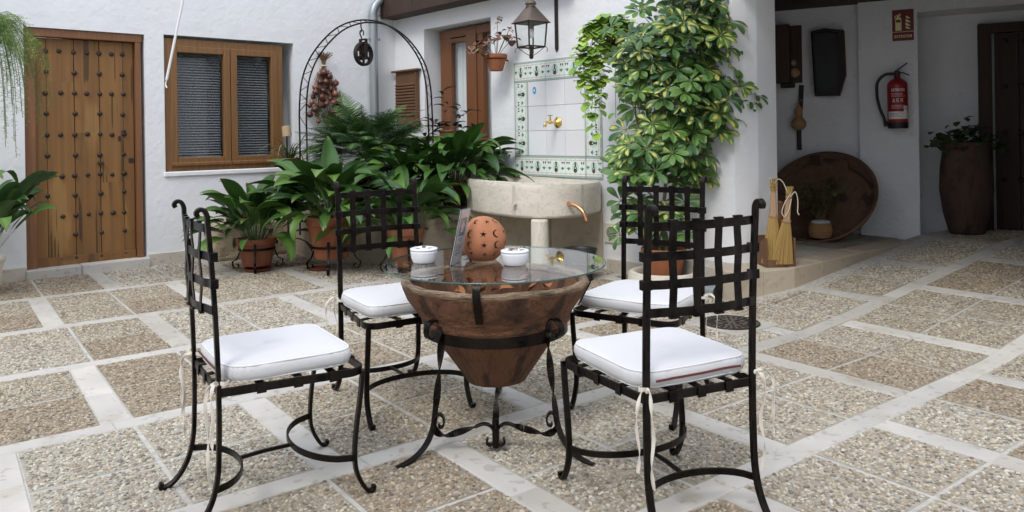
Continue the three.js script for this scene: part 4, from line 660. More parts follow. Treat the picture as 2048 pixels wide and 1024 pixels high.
// ---------- the bowl table ----------
const TC = V(-0.08, 0, -3.2), GT = 0.69;
{
  const st = thing('iron_stand', 'black wrought iron tripod stand with twisted legs carrying the clay bowl', 'stand', TC), m = MAT.iron, Y = V(0, 1, 0);
  const ring = []; for (let i = 0; i < 64; i++) ring.push(V(Math.cos(i / 32 * Math.PI) * 0.296, 0.43, Math.sin(i / 32 * Math.PI) * 0.296)); obj('ring', bar(ring, 0.044, 0.006, Y, { closed: true }), m, st);
  for (const [ex, ez] of [[-0.68, 0.73], [0.68, 0.73], [0, -1]]) {
    const p = (r, y) => V(ex * r, y, ez * r), side = V(-ez, 0, ex);
    const tw = (a, b, n) => (q) => n * clamp((q - a) / (b - a), 0, 1);
    obj('leg', bar(spline([p(0.345, 0.452), p(0.36, 0.444), p(0.374, 0.454), p(0.378, 0.478), p(0.364, 0.502), p(0.336, 0.508), p(0.313, 0.49), p(0.304, 0.455), p(0.304, 0.41), p(0.312, 0.34), p(0.324, 0.25), p(0.337, 0.17), p(0.352, 0.1), p(0.385, 0.05), p(0.44, 0.018), p(0.5, 0.008), p(0.53, 0.01)], 120), 0.028, 0.006, side, { twist: tw(0.42, 0.68, 1), taper: (q) => (q > 0.93 ? mix(1, 0.6, (q - 0.93) / 0.07) : 1) }), m, st);
    const hub = V(0, 0.06, 0.25), A = p(0.346, 0.1), dir = hub.clone().sub(A).setY(0), L = dir.length(); dir.normalize(); const q = (k, y) => A.clone().addScaledVector(dir, k * L).setY(y);
    obj('stretcher', bar(spline([q(0.08, 0.112), q(0.1, 0.102), q(0.15, 0.108), q(0.16, 0.135), q(0.1, 0.152), q(0.035, 0.142), q(0.015, 0.11), q(0.05, 0.082), q(0.18, 0.07), q(0.4, 0.082), q(0.65, 0.1), q(0.82, 0.112), q(0.93, 0.1), q(0.98, 0.07), q(0.96, 0.04), q(0.9, 0.03), q(0.85, 0.042), q(0.87, 0.055)], 100), 0.026, 0.007, V(-dir.z, 0, dir.x), { twist: tw(0.36, 0.6, 1) }), m, st);
  }
  obj('hub', [cyl(0.013, 0.013, 0.11, 0, 0.075, 0.25, 12)], m, st);
}
{
  const b = thing('clay_bowl', 'large rough brown clay bowl in the iron stand under the glass', 'bowl', TC);
  const g = lathe([[0.0001, 0.206], [0.1, 0.206], [0.124, 0.211], [0.132, 0.225], [0.155, 0.257], [0.183, 0.295], [0.214, 0.336], [0.236, 0.371], [0.265, 0.405], [0.284, 0.43], [0.297, 0.447], [0.306, 0.457], [0.309, 0.466], [0.309, 0.474], [0.309, 0.48], [0.315, 0.488], [0.32, 0.497], [0.325, 0.507], [0.333, 0.518], [0.345, 0.535], [0.362, 0.558], [0.381, 0.598], [0.386, 0.612], [0.383, 0.622], [0.373, 0.626], [0.36, 0.622], [0.352, 0.608], [0.335, 0.57], [0.3, 0.5], [0.25, 0.42], [0.17, 0.33], [0.09, 0.26], [0.0001, 0.255]], 120);
  const dent = (g) => { const p = g.attributes.position; for (let i = 0; i < p.count; i++) { const a = Math.atan2(p.getZ(i), p.getX(i)) / 6.2832 + 0.5, y = p.getY(i), r = Math.hypot(p.getX(i), p.getZ(i)); if (r < 0.02) continue; const k = 1 + (0.05 * (fbm(a, y * 1.4, 8, 4) - 0.5) + 0.012 * (fbm(a * 1, y * 6, 32, 2, 2) - 0.5)) * sm(0.05, 0.12, r); p.setX(i, p.getX(i) * k); p.setZ(i, p.getZ(i) * k); p.setY(i, y + (y > 0.59 ? 0.022 * (fbm(a, 0.3, 16, 3, 1) - 0.5) : 0.012 * (fbm(a, y, 6, 2, 3) - 0.5))); }
    const q = new THREE.BufferGeometry(); q.setAttribute('position', p); q.setAttribute('uv', g.attributes.uv); const e = mergeVerts(q); e.computeVertexNormals(); return e; };
  const e = dent(g); obj('rim', dent(lathe([[0.381, 0.603], [0.388, 0.611], [0.389, 0.622], [0.383, 0.629], [0.372, 0.631], [0.358, 0.628], [0.35, 0.62], [0.349, 0.606]], 120)), MAT.bowlRim, b); obj('body', e, MAT.bowl, b);
  for (const [az, lab] of [[-1.72, ''], [-0.1, ''], [1.9, '']]) {
    const ex = Math.cos(az), ez = -Math.sin(az), P = (r, y) => V(ex * r, y, ez * r);
    obj('rim_clip', bar(spline([P(0.345, 0.515), P(0.358, 0.54), P(0.376, 0.575), P(0.395, 0.612), P(0.398, 0.64), P(0.385, 0.668), P(0.355, 0.678), P(0.325, 0.679)], 40), 0.03, 0.005, V(-ez, 0, ex)), MAT.iron, b);
  }
}
function mergeVerts(g) { // weld by rounding so that a lathe shades smoothly after it was dented
  const p = g.attributes.position, uv = g.attributes.uv, map = new Map(), np = [], nu = [], idx = [];
  for (let i = 0; i < p.count; i++) { const k = [p.getX(i), p.getY(i), p.getZ(i)].map((v) => Math.round(v * 5000)).join() + ',' + Math.round(uv.getX(i) * 300); if (!map.has(k)) { map.set(k, np.length / 3); np.push(p.getX(i), p.getY(i), p.getZ(i)); nu.push(uv.getX(i), uv.getY(i)); } idx.push(map.get(k)); }
  const o = new THREE.BufferGeometry(); o.setAttribute('position', new THREE.Float32BufferAttribute(np, 3)); o.setAttribute('uv', new THREE.Float32BufferAttribute(nu, 2)); o.setIndex(idx); return o;
}
{
  const g = thing('glass_tabletop', 'round clear glass table top resting on the clay bowl', 'table top', V(TC.x, GT, TC.z));
  obj('glass_disc', lathe([[0.0001, 0], [0.4575, 0]], 128), MAT.glass, g); obj('bevelled_edge', lathe([[0.4575, 0], [0.4592, -0.0012], [0.46, -0.0035], [0.4592, -0.0058], [0.4575, -0.007]], 128), MAT.glassEdge, g);
}
{ // dry leaves in the bowl
  const r = mulberry(31), geo = [0, 1, 2].map((k) => { const pos = [], n = 8, row = (i) => { const t = i / n, w = 0.022 * Math.sin(Math.PI * Math.pow(t, 0.8)) + 0.0005, z = t * 0.075, y = 0.022 * Math.sin(t * 2.4 + k); return [V(-w, y + 0.012, z), V(0, y, z), V(w, y + 0.011 + 0.004 * k, z)]; };
    for (let i = 0; i < n; i++) { const A = row(i), B = row(i + 1); for (let j = 0; j < 2; j++) for (const p of [A[j], B[j], A[j + 1], A[j + 1], B[j], B[j + 1]]) pos.push(p.x, p.y, p.z); } const g = new THREE.BufferGeometry(); g.setAttribute('position', new THREE.Float32BufferAttribute(pos, 3)); g.computeVertexNormals(); return clean(g); });
  const mats = [[0.33, 0.11, 0.035], [0.25, 0.08, 0.03], [0.4, 0.17, 0.06]].map((c) => std(rgb(...c), 0.6, { side: THREE.DoubleSide }));
  for (let i = 0; i < 14; i++) { const a = r() * 6.28, q = 0.27 * Math.sqrt(r()), t = thing('dry_leaf', 'dry reddish brown leaf lying inside the clay bowl under the glass', 'leaf', V(TC.x + Math.cos(a) * q, 0.5 + 0.035 * r() + q * 0.12, TC.z + Math.sin(a) * q), r() * 6.28, 'dry leaves in the clay bowl'); t.rotation.x = (r() - 0.5) * 1.2; obj('blade', geo[i % 3], mats[Math.floor(r() * 3)], t); }
  const lit = thing('leaf_litter', 'dark old leaf litter filling the clay bowl under the dry leaves', 'leaf litter', V(TC.x, 0.47, TC.z)); lit.userData.kind = 'stuff';
  obj('litter', cyl(0.27, 0.22, 0.06, 0, 0, 0, 40), MAT.soil, lit);
}
{ // pierced terracotta ball lamp
  const p = onLevel(966, 523, GT), R = 0.098, t = thing('ball_lantern', 'round terracotta lantern pierced with stars and moons on the glass', 'lantern', V(p.x, GT + 0.0005, p.z - 0.05), 0);
  const shapes = [], star = (r) => { const s = new THREE.Shape(); for (let i = 0; i < 10; i++) { const a = i / 10 * Math.PI * 2 + Math.PI / 2, k = i % 2 ? r * 0.36 : r; i ? s.lineTo(Math.cos(a) * k, Math.sin(a) * k) : s.moveTo(Math.cos(a) * k, Math.sin(a) * k); } return s; };
  const moon = (r) => { const s = new THREE.Shape(), n = 12; for (let i = 0; i <= n; i++) { const a = mix(0.9, 5.38, i / n); i ? s.lineTo(Math.cos(a) * r, Math.sin(a) * r) : s.moveTo(Math.cos(a) * r, Math.sin(a) * r); } for (let i = 1; i < n; i++) { const a = mix(5.0, 1.28, i / n); s.lineTo(r * 0.42 + Math.cos(a) * r * 0.78, Math.sin(a) * r * 0.8); } return s; };
  const cut = (lat, lon, s, roll = 0) => { const g = clean(new THREE.ExtrudeGeometry(s, { depth: 0.05, bevelEnabled: false })); g.rotateZ(roll); g.translate(0, 0, R - 0.03); g.rotateX(-lat); g.rotateY(lon); return g; };
  for (const [lat, n, k, o] of [[0.95, 8, 0.8, 0.3], [0.34, 10, 1, 0], [-0.14, 10, 1, 0.02], [-0.58, 10, 0.85, 0.05]]) for (let i = 0; i < n; i++) shapes.push(cut(lat, i / n * Math.PI * 2 + o, i % 2 ? moon(0.017 * k) : star(0.0165 * k), (i * 0.7) % 0.3 - 0.1));
  const bare = (g) => { for (const k of Object.keys(g.attributes)) if (!['position', 'normal', 'uv'].includes(k)) g.deleteAttribute(k); return g; };
  const ev = new Evaluator(); ev.useGroups = false;
  let a = new Brush(bare(new THREE.SphereGeometry(R, 72, 48))); a.updateMatrixWorld(); const inn = new Brush(bare(new THREE.SphereGeometry(R - 0.007, 48, 32))); inn.updateMatrixWorld();
  a = ev.evaluate(a, inn, SUBTRACTION); const h = new Brush(bare(mergeGeometries(shapes))); h.updateMatrixWorld(); const base = new Brush(bare(new THREE.CylinderGeometry(0.048, 0.048, 0.05, 32).translate(0, -R, 0))); base.updateMatrixWorld();
  a = ev.evaluate(a, h, SUBTRACTION); a.updateMatrixWorld(); a = ev.evaluate(a, base, SUBTRACTION);
  const shell = obj('pierced_shell', clean(a.geometry), MAT.terraSphere, t); shell.position.y = 0.0855; shell.rotation.y = 0.05;
  obj('base_ring', clean(new THREE.TorusGeometry(0.049, 0.004, 8, 32)).rotateX(Math.PI / 2).translate(0, 0.004, 0), MAT.terraSphere, t);
}
for (const [u, v, lab, bits] of [[846, 528, 'white lidded ceramic ashtray left of the menu stand on the glass', 0], [1030, 533, 'white lidded ceramic ashtray with crumbs on its lid, right of the terracotta ball', 1]]) {
  const p = onLevel(u, v, GT), t = thing('ashtray', lab, 'ashtray', V(p.x, GT + 0.0005, p.z - 0.04), bits ? 0.4 : 0.1);
  obj('body', lathe([[0.0001, 0], [0.04, 0], [0.046, 0.003], [0.053, 0.02], [0.0565, 0.042], [0.0565, 0.05], [0.053, 0.05], [0.05, 0.042], [0.04, 0.012], [0.0001, 0.01]], 48), MAT.ceramic, t);
  obj('lid', lathe([[0.0001, 0.056], [0.025, 0.0565], [0.034, 0.0615], [0.05, 0.0615], [0.057, 0.059], [0.058, 0.0545], [0.0565, 0.0515], [0.0001, 0.051]], 48), MAT.ceramic, t);
  obj('notch', [0.6, 2.6, 4.7].map((a) => box(0.016, 0.005, 0.011, Math.cos(a) * 0.03, 0.06, Math.sin(a) * 0.03, 0.002)), MAT.darkVoid, t);
  if (bits) obj('crumb', [[0.004, 0.002, 0.012], [-0.02, 0.012, 0.006], [0.018, -0.014, 0.006], [-0.032, -0.008, 0.004], [0.03, 0.012, 0.004]].map(([x, z, s]) => box(s * 1.3, s * 0.7, s, x, 0.0625 + s * 0.2, z, s * 0.2).rotateY(x * 30)), MAT.husk, t);
}
{ // acrylic menu stand
  const a = onLevel(904, 529, GT), t = thing('menu_stand', 'clear acrylic menu stand with a white sheet with a blue box on the glass', 'menu stand', V(a.x + 0.012, GT + 0.0005, a.z), 1.23 - Math.PI);
  const w = 0.1, h = 0.235, art = canvasTex(256, 600, (c, W, H) => { c.fillStyle = '#e6eaec'; c.fillRect(0, 0, W, H); c.fillStyle = '#2f93ad'; c.fillRect(40, 90, 176, 200); c.fillStyle = '#e6eaec'; c.beginPath(); c.moveTo(128, 120); c.lineTo(190, 190); c.lineTo(66, 190); c.fill(); c.fillRect(92, 190, 72, 60); c.fillStyle = '#54707c'; for (const [y, x0, x1] of [[318, 60, 196], [338, 84, 172], [390, 50, 206], [408, 50, 190], [426, 50, 206], [444, 50, 160], [480, 50, 206], [498, 50, 120]]) c.fillRect(x0, y, x1 - x0, 8); c.strokeStyle = '#7b8e98'; c.lineWidth = 3; c.strokeRect(44, 372, 168, 96); });
  const up = new THREE.Group(); up.name = numbered('holder'); up.rotation.x = -0.22; t.add(up);
  obj('acrylic_plate', box(w, h, 0.003, 0, h / 2, 0.0035, 0.001), MAT.acrylic, up); obj('acrylic_plate', box(w, h * 0.99, 0.003, 0, h / 2, -0.0035, 0.001), MAT.acrylic, up);
  const sheet = clean(new THREE.BoxGeometry(w - 0.006, h - 0.008, 0.0012)).translate(0, h / 2, 0); obj('sheet', sheet, new THREE.MeshStandardMaterial({ map: art, roughness: 0.6 }), up);
  obj('foot', box(w, 0.003, 0.075, 0, 0.0016, -0.036, 0.001), MAT.acrylic, t);
}

// ---------- things in and beside the passage ----------
let IVY_HOST;
const PT = 0.213;                                            // top of the platform
{ // broom box
  const d = 5.74, c = at(1560, 538, d), dir = [PD[0], PD[1]], turn = Math.atan2(PD[1], PD[0]);
  const t = thing('broom_box', 'low brown wooden box holding brooms at the foot of the pillar', 'box', V(c.x - 0.0, PT, c.z), 0.08), m = MAT.brownWood;
  const w = 0.2, dp = 0.2, H = 0.21;
  obj('front_board', box(w, 0.05, 0.014, -0.025, 0.026, 0.07, 0.003), m, t); obj('base_board', box(w - 0.01, 0.012, dp, -0.025, 0.007, -0.03, 0.002), m, t);
  const side = panel([[-dp / 2, 0], [dp / 2, 0], [dp / 2, 0.1], [dp / 2 - 0.03, 0.14], [-dp / 2 + 0.03, H], [-dp / 2, H]], 0.014, 0.002); side.rotateY(Math.PI / 2);
  obj('side_board', side.clone().rotateY(-0.0).translate(0.078, 0, -0.03), m, t); obj('side_board', side.clone().translate(-0.136, 0, -0.03), m, t); obj('back_board', box(w, H, 0.014, -0.025, H / 2, -0.135, 0.003), m, t);
  const q = t.position;
  const broom = (lab, bx, topx, len, ph, z) => {
    const b = thing('straw_broom', lab, 'broom', V(q.x + bx, PT + 0.02, q.z + z), ph, 'straw hand brooms in the wooden box'), r = mulberry(len * 1000 | 0), lean = V(topx, 1, -0.05).normalize();
    const P = (y, x = 0, zz = 0) => lean.clone().multiplyScalar(y * len).add(V(x, 0, zz)), st = [];
    for (let i = 0; i < 420; i++) { const a = r() * 6.28, k = Math.sqrt(r()), x1 = Math.cos(a) * k * 0.078, z1 = Math.sin(a) * k * 0.036; st.push(tube([P(0.0, x1 * 1.05, z1 + 0.004 * r()), P(0.3, x1 * 0.72, z1 * 0.75), P(0.57, x1 * 0.34, z1 * 0.5)], 0.0021, 5, 4)); }
    obj('straw', st.filter((_, i) => i % 3), MAT.straw, b); obj('straw', st.filter((_, i) => i % 3 === 0), MAT.straw2, b);
    obj('handle', [bar([P(0.52), P(0.7), P(0.86)], 0.046, 0.04, V(1, 0, 0), { taper: (q2) => mix(1.05, 0.72, q2) })], MAT.husk, b);
    const tops = []; for (let i = 0; i < 70; i++) { const a = r() * 6.28, k = Math.sqrt(r()) * 0.021; tops.push(tube([P(0.83, Math.cos(a) * k * 0.8, Math.sin(a) * k * 0.8), P(0.92, Math.cos(a) * k * 1.1, Math.sin(a) * k * 1.1), P(0.985 + 0.012 * r(), Math.cos(a) * k * 1.3, Math.sin(a) * k * 1.3)], 0.0026, 4, 4)); }
    obj('straw_top', tops, MAT.straw, b); 
    obj('binding', [0.55, 0.86, 0.9].map((y) => clean(new THREE.TorusGeometry(0.024 + (y < 0.6 ? 0.01 : 0), 0.003, 6, 20)).rotateX(Math.PI / 2).translate(...P(y).toArray())), MAT.straw2, b);
    return { b, P };
  };
  const A = broom('straw broom standing upright, nearest the pillar', -0.06, 0.045, 0.63, 0.0, 0.015), B = broom('straw broom leaning right with a looped cord, farther from the pillar', -0.005, 0.14, 0.575, 0.0, 0.055);
  obj('cord_loop', [tube([A.P(0.94, 0, 0.02), A.P(0.99, 0.03, 0.02), A.P(0.95, 0.06, 0.03), A.P(0.84, 0.09, 0.045), A.P(0.82, 0.11, 0.06)], 0.0035, 24, 5), tube([A.P(0.95, -0.02, 0.02), A.P(1.0, -0.03, 0.02), A.P(0.99, -0.04, 0.02)], 0.003, 10, 5)], MAT.cord, A.b);
  obj('cord_loop', [tube([B.P(0.86, 0, 0.025), B.P(0.93, 0.03, 0.03), B.P(0.86, 0.055, 0.02), B.P(0.76, 0.065, 0.02), B.P(0.66, 0.07, 0.02), B.P(0.63, 0.082, 0.02)], 0.0038, 30, 5), tube([B.P(0.9, 0.0, 0.025), B.P(0.8, -0.035, 0.03), B.P(0.66, -0.05, 0.03), B.P(0.61, -0.03, 0.03), B.P(0.68, -0.005, 0.03), B.P(0.84, 0.01, 0.026)], 0.0036, 40, 5)], MAT.cord, B.b);
  const pin = (lab, x, h, z, lean) => { const o = thing('wooden_pin', lab, 'wooden pin', V(q.x + x, PT + 0.014, q.z + z)); o.rotation.z = lean; obj('shaft', lathe([[0.0001, 0], [0.02, 0], [0.022, 0.03], [0.019, h * 0.6], [0.014, h * 0.82], [0.0135, h * 0.9], [0.021, h * 0.94], [0.021, h * 0.985], [0.012, h], [0.0001, h]], 18), MAT.redWood, o); };
  pin('reddish wooden pin with knobbed top between the brooms', 0.018, 0.46, -0.06, -0.03); pin('shorter reddish wooden pin in the box right of the brooms', 0.062, 0.3, -0.02, 0.02);
}
{ // the great leaning dish
  const t = thing('wooden_dish', 'huge round brown dish leaning against the passage wall', 'dish', V(0, 0, 0)), c = at(1642, 383, 7.2), R = 0.505;
  const g = lathe([[0.0001, -0.155], [0.25, -0.15], [0.4, -0.09], [0.475, -0.02], [R - 0.005, 0.03], [R, 0.045], [R - 0.02, 0.05], [R - 0.035, 0.04], [0.45, 0.0], [0.38, -0.06], [0.24, -0.118], [0.0001, -0.125]], 72);
  t.position.copy(c); t.position.y = PT + R * 0.84 - 0.06;
  const q = new THREE.Quaternion().setFromUnitVectors(V(0, 1, 0), V(-0.5, 0.6, 0.62).normalize()); t.quaternion.copy(q);
  obj('body', boxUV(g), std(rgb(0.165, 0.095, 0.058), 0.85, { map: T.oldClay, bumpMap: T.fine, bumpScale: 0.002 }), t);
  const p = at(1640, 446, 6.95), k = thing('basket_pot', 'small woven basket pot with a wispy plant and silvery wrap inside the dish', 'potted plant', V(p.x, PT + 0.03, p.z)), r = mulberry(8), rings = [];
  const cover = []; for (let i = 0; i < 9; i++) cover.push(clean(new THREE.TorusGeometry(0.085 + 0.012 * Math.sin(i * 0.4) + 0.001 * (i % 2), 0.0085, 8, 40)).rotateX(Math.PI / 2).translate(0, 0.012 + i * 0.0145, 0));
  obj('basket', [...cover, cyl(0.084, 0.08, 0.12, 0, 0.065, 0, 30)], std(rgb(0.34, 0.19, 0.08), 0.85), k);
  const foil = new THREE.IcosahedronGeometry(0.085, 2), fp = foil.attributes.position; for (let i = 0; i < fp.count; i++) { const s = 0.85 + 0.3 * fbm(fp.getX(i) * 3 + 5, fp.getZ(i) * 3 + 5, 16, 2); fp.setXYZ(i, fp.getX(i) * s, fp.getY(i) * 0.28 * s, fp.getZ(i) * s); } foil.computeVertexNormals(); const ff = clean(foil); ff.translate(0, 0.14, 0); ff.computeVertexNormals(); obj('wrap', ff, std(rgb(0.5, 0.53, 0.56), 0.4), k);
  const tw = [], lf = []; for (let i = 0; i < 60; i++) { const a = r() * 6.28, l = 0.15 + 0.22 * r(), ex = Math.cos(a) * l * 0.75, ez = Math.sin(a) * l * 0.5; const pts = [V(ex * 0.1, 0.14, ez * 0.1), V(ex * 0.5, 0.14 + l * 0.7, ez * 0.5), V(ex, 0.14 + l * 1.0, ez)]; tw.push(tube(pts, 0.0016, 6, 4)); const c2 = new THREE.CatmullRomCurve3(pts); for (let j = 0; j < 26; j++) { const q2 = c2.getPoint(0.3 + 0.7 * r()), o = clean(new THREE.CircleGeometry(0.0075 + 0.006 * r(), 5)); o.rotateX(r() * 6); o.rotateY(r() * 6); o.translate(q2.x + (r() - 0.5) * 0.05, q2.y + (r() - 0.5) * 0.05, q2.z + (r() - 0.5) * 0.05); lf.push(o); } }
  obj('twigs', tw, MAT.dryStalk, k); obj('foliage', lf, std(rgb(0.075, 0.075, 0.022), 0.8, { side: THREE.DoubleSide }), k).userData.kind = 'stuff';
}
{ // wall pieces: hung wooden box, dark trough, strap with gourd
  const s = (u, v) => WD.see(u, v, 0.05);
  let a = s(1553, 50), b = s(1604, 165), t = WD.thing('hanging_crate', 'brown wooden box hung high on the passage wall next to the pillar', 'box', 0, 0, 0.003), m = MAT.brownWood.clone(); m.color.setRGB(0.075, 0.042, 0.024);
  const x0 = a.x - 0.3, x1 = b.x, xm = s(1582, 80).x, yt = s(1600, 50).y, yb = b.y;
  obj('box_body', box(xm - x0, yt - yb, 0.02, (x0 + xm) / 2, (yt + yb) / 2, 0.19, 0.005), m, t); obj('box_side', box(0.02, yt - yb, 0.2, x0 + 0.01, (yt + yb) / 2, 0.1, 0.004), m, t);
  obj('box_side', box(x1 - xm + 0.02, yt - yb, 0.018, (x1 + xm) / 2 - 0.01, (yt + yb) / 2, 0.02, 0.004), m, t); obj('box_side', box(0.02, yt - yb - 0.002, 0.19, xm - 0.008, (yt + yb) / 2, 0.095, 0.004), m, t); obj('box_lid', box(xm - x0, 0.018, 0.19, (x0 + xm) / 2, yt - 0.01, 0.095, 0.004), m, t); obj('box_lid', box(xm - x0, 0.018, 0.19, (x0 + xm) / 2, yb + 0.01, 0.095, 0.004), m, t);
  obj('scrap', [ball(0.05, xm + 0.03, yb + 0.1, 0.05, 10, 8), ball(0.03, xm + 0.02, yb + 0.2, 0.04, 10, 8)], MAT.husk, t); const bx = s(1577, 168); obj('bracket', box(0.13, 0.05, 0.09, bx.x, yb - 0.026, 0.09, 0.012), MAT.black, t);
  t = WD.thing('hanging_trough', 'dark hollow wooden trough hung upright on the passage wall', 'trough', 0, 0, 0.002);
  const P = [[1625, 66], [1650, 60], [1688, 63], [1692, 150], [1680, 191], [1633, 192]].map(([u, v]) => { const q = WD.see(u, v, 0.02); return [q.x, q.y]; }), cx = P.reduce((z, p) => z + p[0], 0) / 6, cy = P.reduce((z, p) => z + p[1], 0) / 6, inner = P.map(([x, y]) => [cx + (x - cx) * 0.86 - 0.02, cy + (y - cy) * 0.93]);
  const sh = new THREE.Shape(P.map((p) => new THREE.Vector2(...p))); sh.holes.push(new THREE.Path(inner.map((p) => new THREE.Vector2(...p)))); const dm = MAT.darkWood.clone(); dm.color.setRGB(0.03, 0.022, 0.016);
  obj('rim', boxUV(clean(new THREE.ExtrudeGeometry(sh, { depth: 0.13, bevelEnabled: true, bevelSize: 0.004, bevelThickness: 0.004, bevelSegments: 1 }))), dm, t); obj('bottom', panel(inner.map(([x, y]) => [cx + (x - cx) * 1.02, cy + (y - cy) * 1.02]), 0.012), MAT.black, t);
  const st = [1603, 170], e = s(1600, 170), f = s(1598, 300); t = WD.thing('leather_strap', 'black leather strap hanging down behind the gourd', 'strap', 0, 0, 0.01);
  obj('band', bar(spline([V(e.x + 0.01, e.y, 0.01), V(e.x, mix(e.y, f.y, 0.3), 0.016), V(f.x, mix(e.y, f.y, 0.7), 0.012), V(f.x, f.y, 0.01)], 20), 0.045, 0.008, V(1, 0, 0)), MAT.black, t);
  const gq = s(1599, 246); t = WD.thing('gourd_bottle', 'tan bottle gourd hanging on the strap above the dish', 'gourd', gq.x, gq.y, 0.1); obj('gourd', lathe([[0.0001, -0.075], [0.04, -0.066], [0.07, -0.03], [0.07, 0.01], [0.05, 0.042], [0.03, 0.062], [0.027, 0.078], [0.036, 0.1], [0.04, 0.125], [0.028, 0.155], [0.012, 0.172], [0.008, 0.19], [0.0001, 0.192]], 24), std(rgb(0.36, 0.215, 0.085), 0.5), t); obj('stem', tube([V(0, 0.19, 0), V(0.012, 0.215, 0), V(0.03, 0.225, 0), V(0.045, 0.2, 0)], 0.005, 12, 6), MAT.dryStalk, t);
}
{ // fire sign and extinguisher
  const a = WE.see(1784, 21), b = WE.see(1828, 80), w = b.x - a.x, h = a.y - b.y, t = WE.thing('fire_sign', 'dark red fire extinguisher sign reading EXTINTOR on the passage wall', 'sign', (a.x + b.x) / 2, (a.y + b.y) / 2, 0.0);
  const art = canvasTex(360, 500, (c, W, H) => {
    c.fillStyle = '#74181b'; c.fillRect(0, 0, W, H); const ink = '#ece2a4'; c.fillStyle = ink; c.fillRect(0, 352, W, 9);
    c.beginPath(); c.roundRect(52, 122, 104, 214, [34, 34, 4, 4]); c.fill(); c.fillRect(82, 86, 40, 40); c.fillStyle = '#74181b'; c.fillRect(66, 160, 76, 42); c.strokeStyle = ink; c.lineWidth = 15; c.beginPath(); c.moveTo(88, 96); c.quadraticCurveTo(46, 84, 44, 140); c.stroke(); c.lineWidth = 13; c.beginPath(); c.moveTo(92, 84); c.lineTo(148, 62); c.moveTo(100, 98); c.lineTo(150, 96); c.stroke();
    c.fillStyle = ink; for (const [x, y, k] of [[232, 120, 0.85], [226, 176, 1], [220, 232, 1.05], [226, 286, 0.9]]) { c.beginPath(); c.moveTo(x + 4, y - 40 * k); c.bezierCurveTo(x + 18, y + 6, x + 66 * k, y - 10, x + 86 * k, y + 44 * k); c.bezierCurveTo(x + 60 * k, y + 24, x + 6, y + 44 * k, x - 8, y - 6); c.bezierCurveTo(x + 2, y + 8, x + 10, y - 8, x + 4, y - 40 * k); c.fill(); }
    c.font = 'bold 62px sans-serif'; c.textAlign = 'center'; c.fillText('EXTINTOR', W / 2, 452, W - 44);
  });
  const g = clean(new THREE.BoxGeometry(w, h, 0.004)); g.translate(0, 0, 0.003); obj('plate', g, new THREE.MeshStandardMaterial({ map: art, roughness: 0.45 }), t);
  const q = WE.see(1796, 257, 0.09), e = WE.thing('fire_extinguisher', 'red fire extinguisher with black hose hanging on the passage wall', 'fire extinguisher', q.x, q.y, 0.09), mp = M(7.1) , red = std(rgb(0.33, 0.018, 0.02), 0.32), R = 0.086;
  obj('cylinder', lathe([[0.0001, 0.05], [R, 0.05], [R, 0.39], [R * 0.95, 0.418], [R * 0.7, 0.445], [0.03, 0.46], [0.026, 0.475], [0.0001, 0.475]], 40), red, e);
  obj('base_collar', lathe([[0.0001, 0], [R * 0.94, 0], [R * 1.01, 0.008], [R * 1.01, 0.056], [R * 0.98, 0.06], [0.0001, 0.06]], 40), MAT.black, e);
  const lab = canvasTex(512, 512, (c, W, H) => { c.fillStyle = '#8c1618'; c.fillRect(0, 0, W, H); c.fillStyle = '#e8e4dc'; c.textAlign = 'center'; c.font = 'bold 64px sans-serif'; c.fillText('EXTINTOR', 250, 66); c.font = 'bold 86px serif'; c.fillText('A G N', 240, 240); c.fillStyle = '#d8b8b0'; for (const y of [96, 118, 140, 288, 310, 332]) c.fillRect(90, y, 330 - (y % 7) * 12, 8); c.fillStyle = '#e4e0da'; c.fillRect(0, 390, W, 122); c.fillStyle = '#6a6a6a'; for (const y of [416, 438, 460]) c.fillRect(40, y, 260 - (y % 5) * 20, 7); c.fillStyle = '#eeeae2'; c.fillRect(370, 300, 120, 190); c.fillStyle = '#666'; for (const y of [320, 336, 352]) c.fillRect(386, y, 84, 6); });
  const lg = clean(new THREE.CylinderGeometry(R + 0.0012, R + 0.0012, 0.29, 40, 1, true, -1.15, 2.3)); lg.translate(0, 0.232, 0); obj('label', lg, new THREE.MeshStandardMaterial({ map: lab, roughness: 0.4 }), e).rotation.y = 0.12;
  obj('valve', [cyl(0.022, 0.026, 0.045, 0, 0.49, 0, 14), box(0.05, 0.03, 0.035, 0, 0.515, 0, 0.006)], MAT.black, e);
  obj('lever', [bar([V(-0.02, 0.525, 0), V(0.03, 0.56, 0), V(0.085, 0.6, 0.005)], 0.02, 0.012, V(0, 0, 1)), bar([V(-0.01, 0.515, 0), V(0.05, 0.512, 0), V(0.1, 0.485, 0.005)], 0.02, 0.01, V(0, 0, 1))], MAT.black, e);
  obj('hose', tube([V(-0.02, 0.505, 0.01), V(-0.1, 0.5, 0.02), V(-0.16, 0.44, 0.025), V(-0.17, 0.33, 0.03), V(-0.15, 0.2, 0.035), V(-0.115, 0.1, 0.04), V(-0.1, 0.04, 0.04)], 0.0135, 60, 10), MAT.hose, e);
  obj('nozzle', tube([V(-0.105, 0.07, 0.04), V(-0.098, 0.04, 0.04), V(-0.095, 0.02, 0.04)], 0.019, 6, 10), MAT.black, e); obj('wall_hook', box(0.05, 0.04, 0.1, 0, 0.45, -0.06, 0.004), MAT.black, e);
}
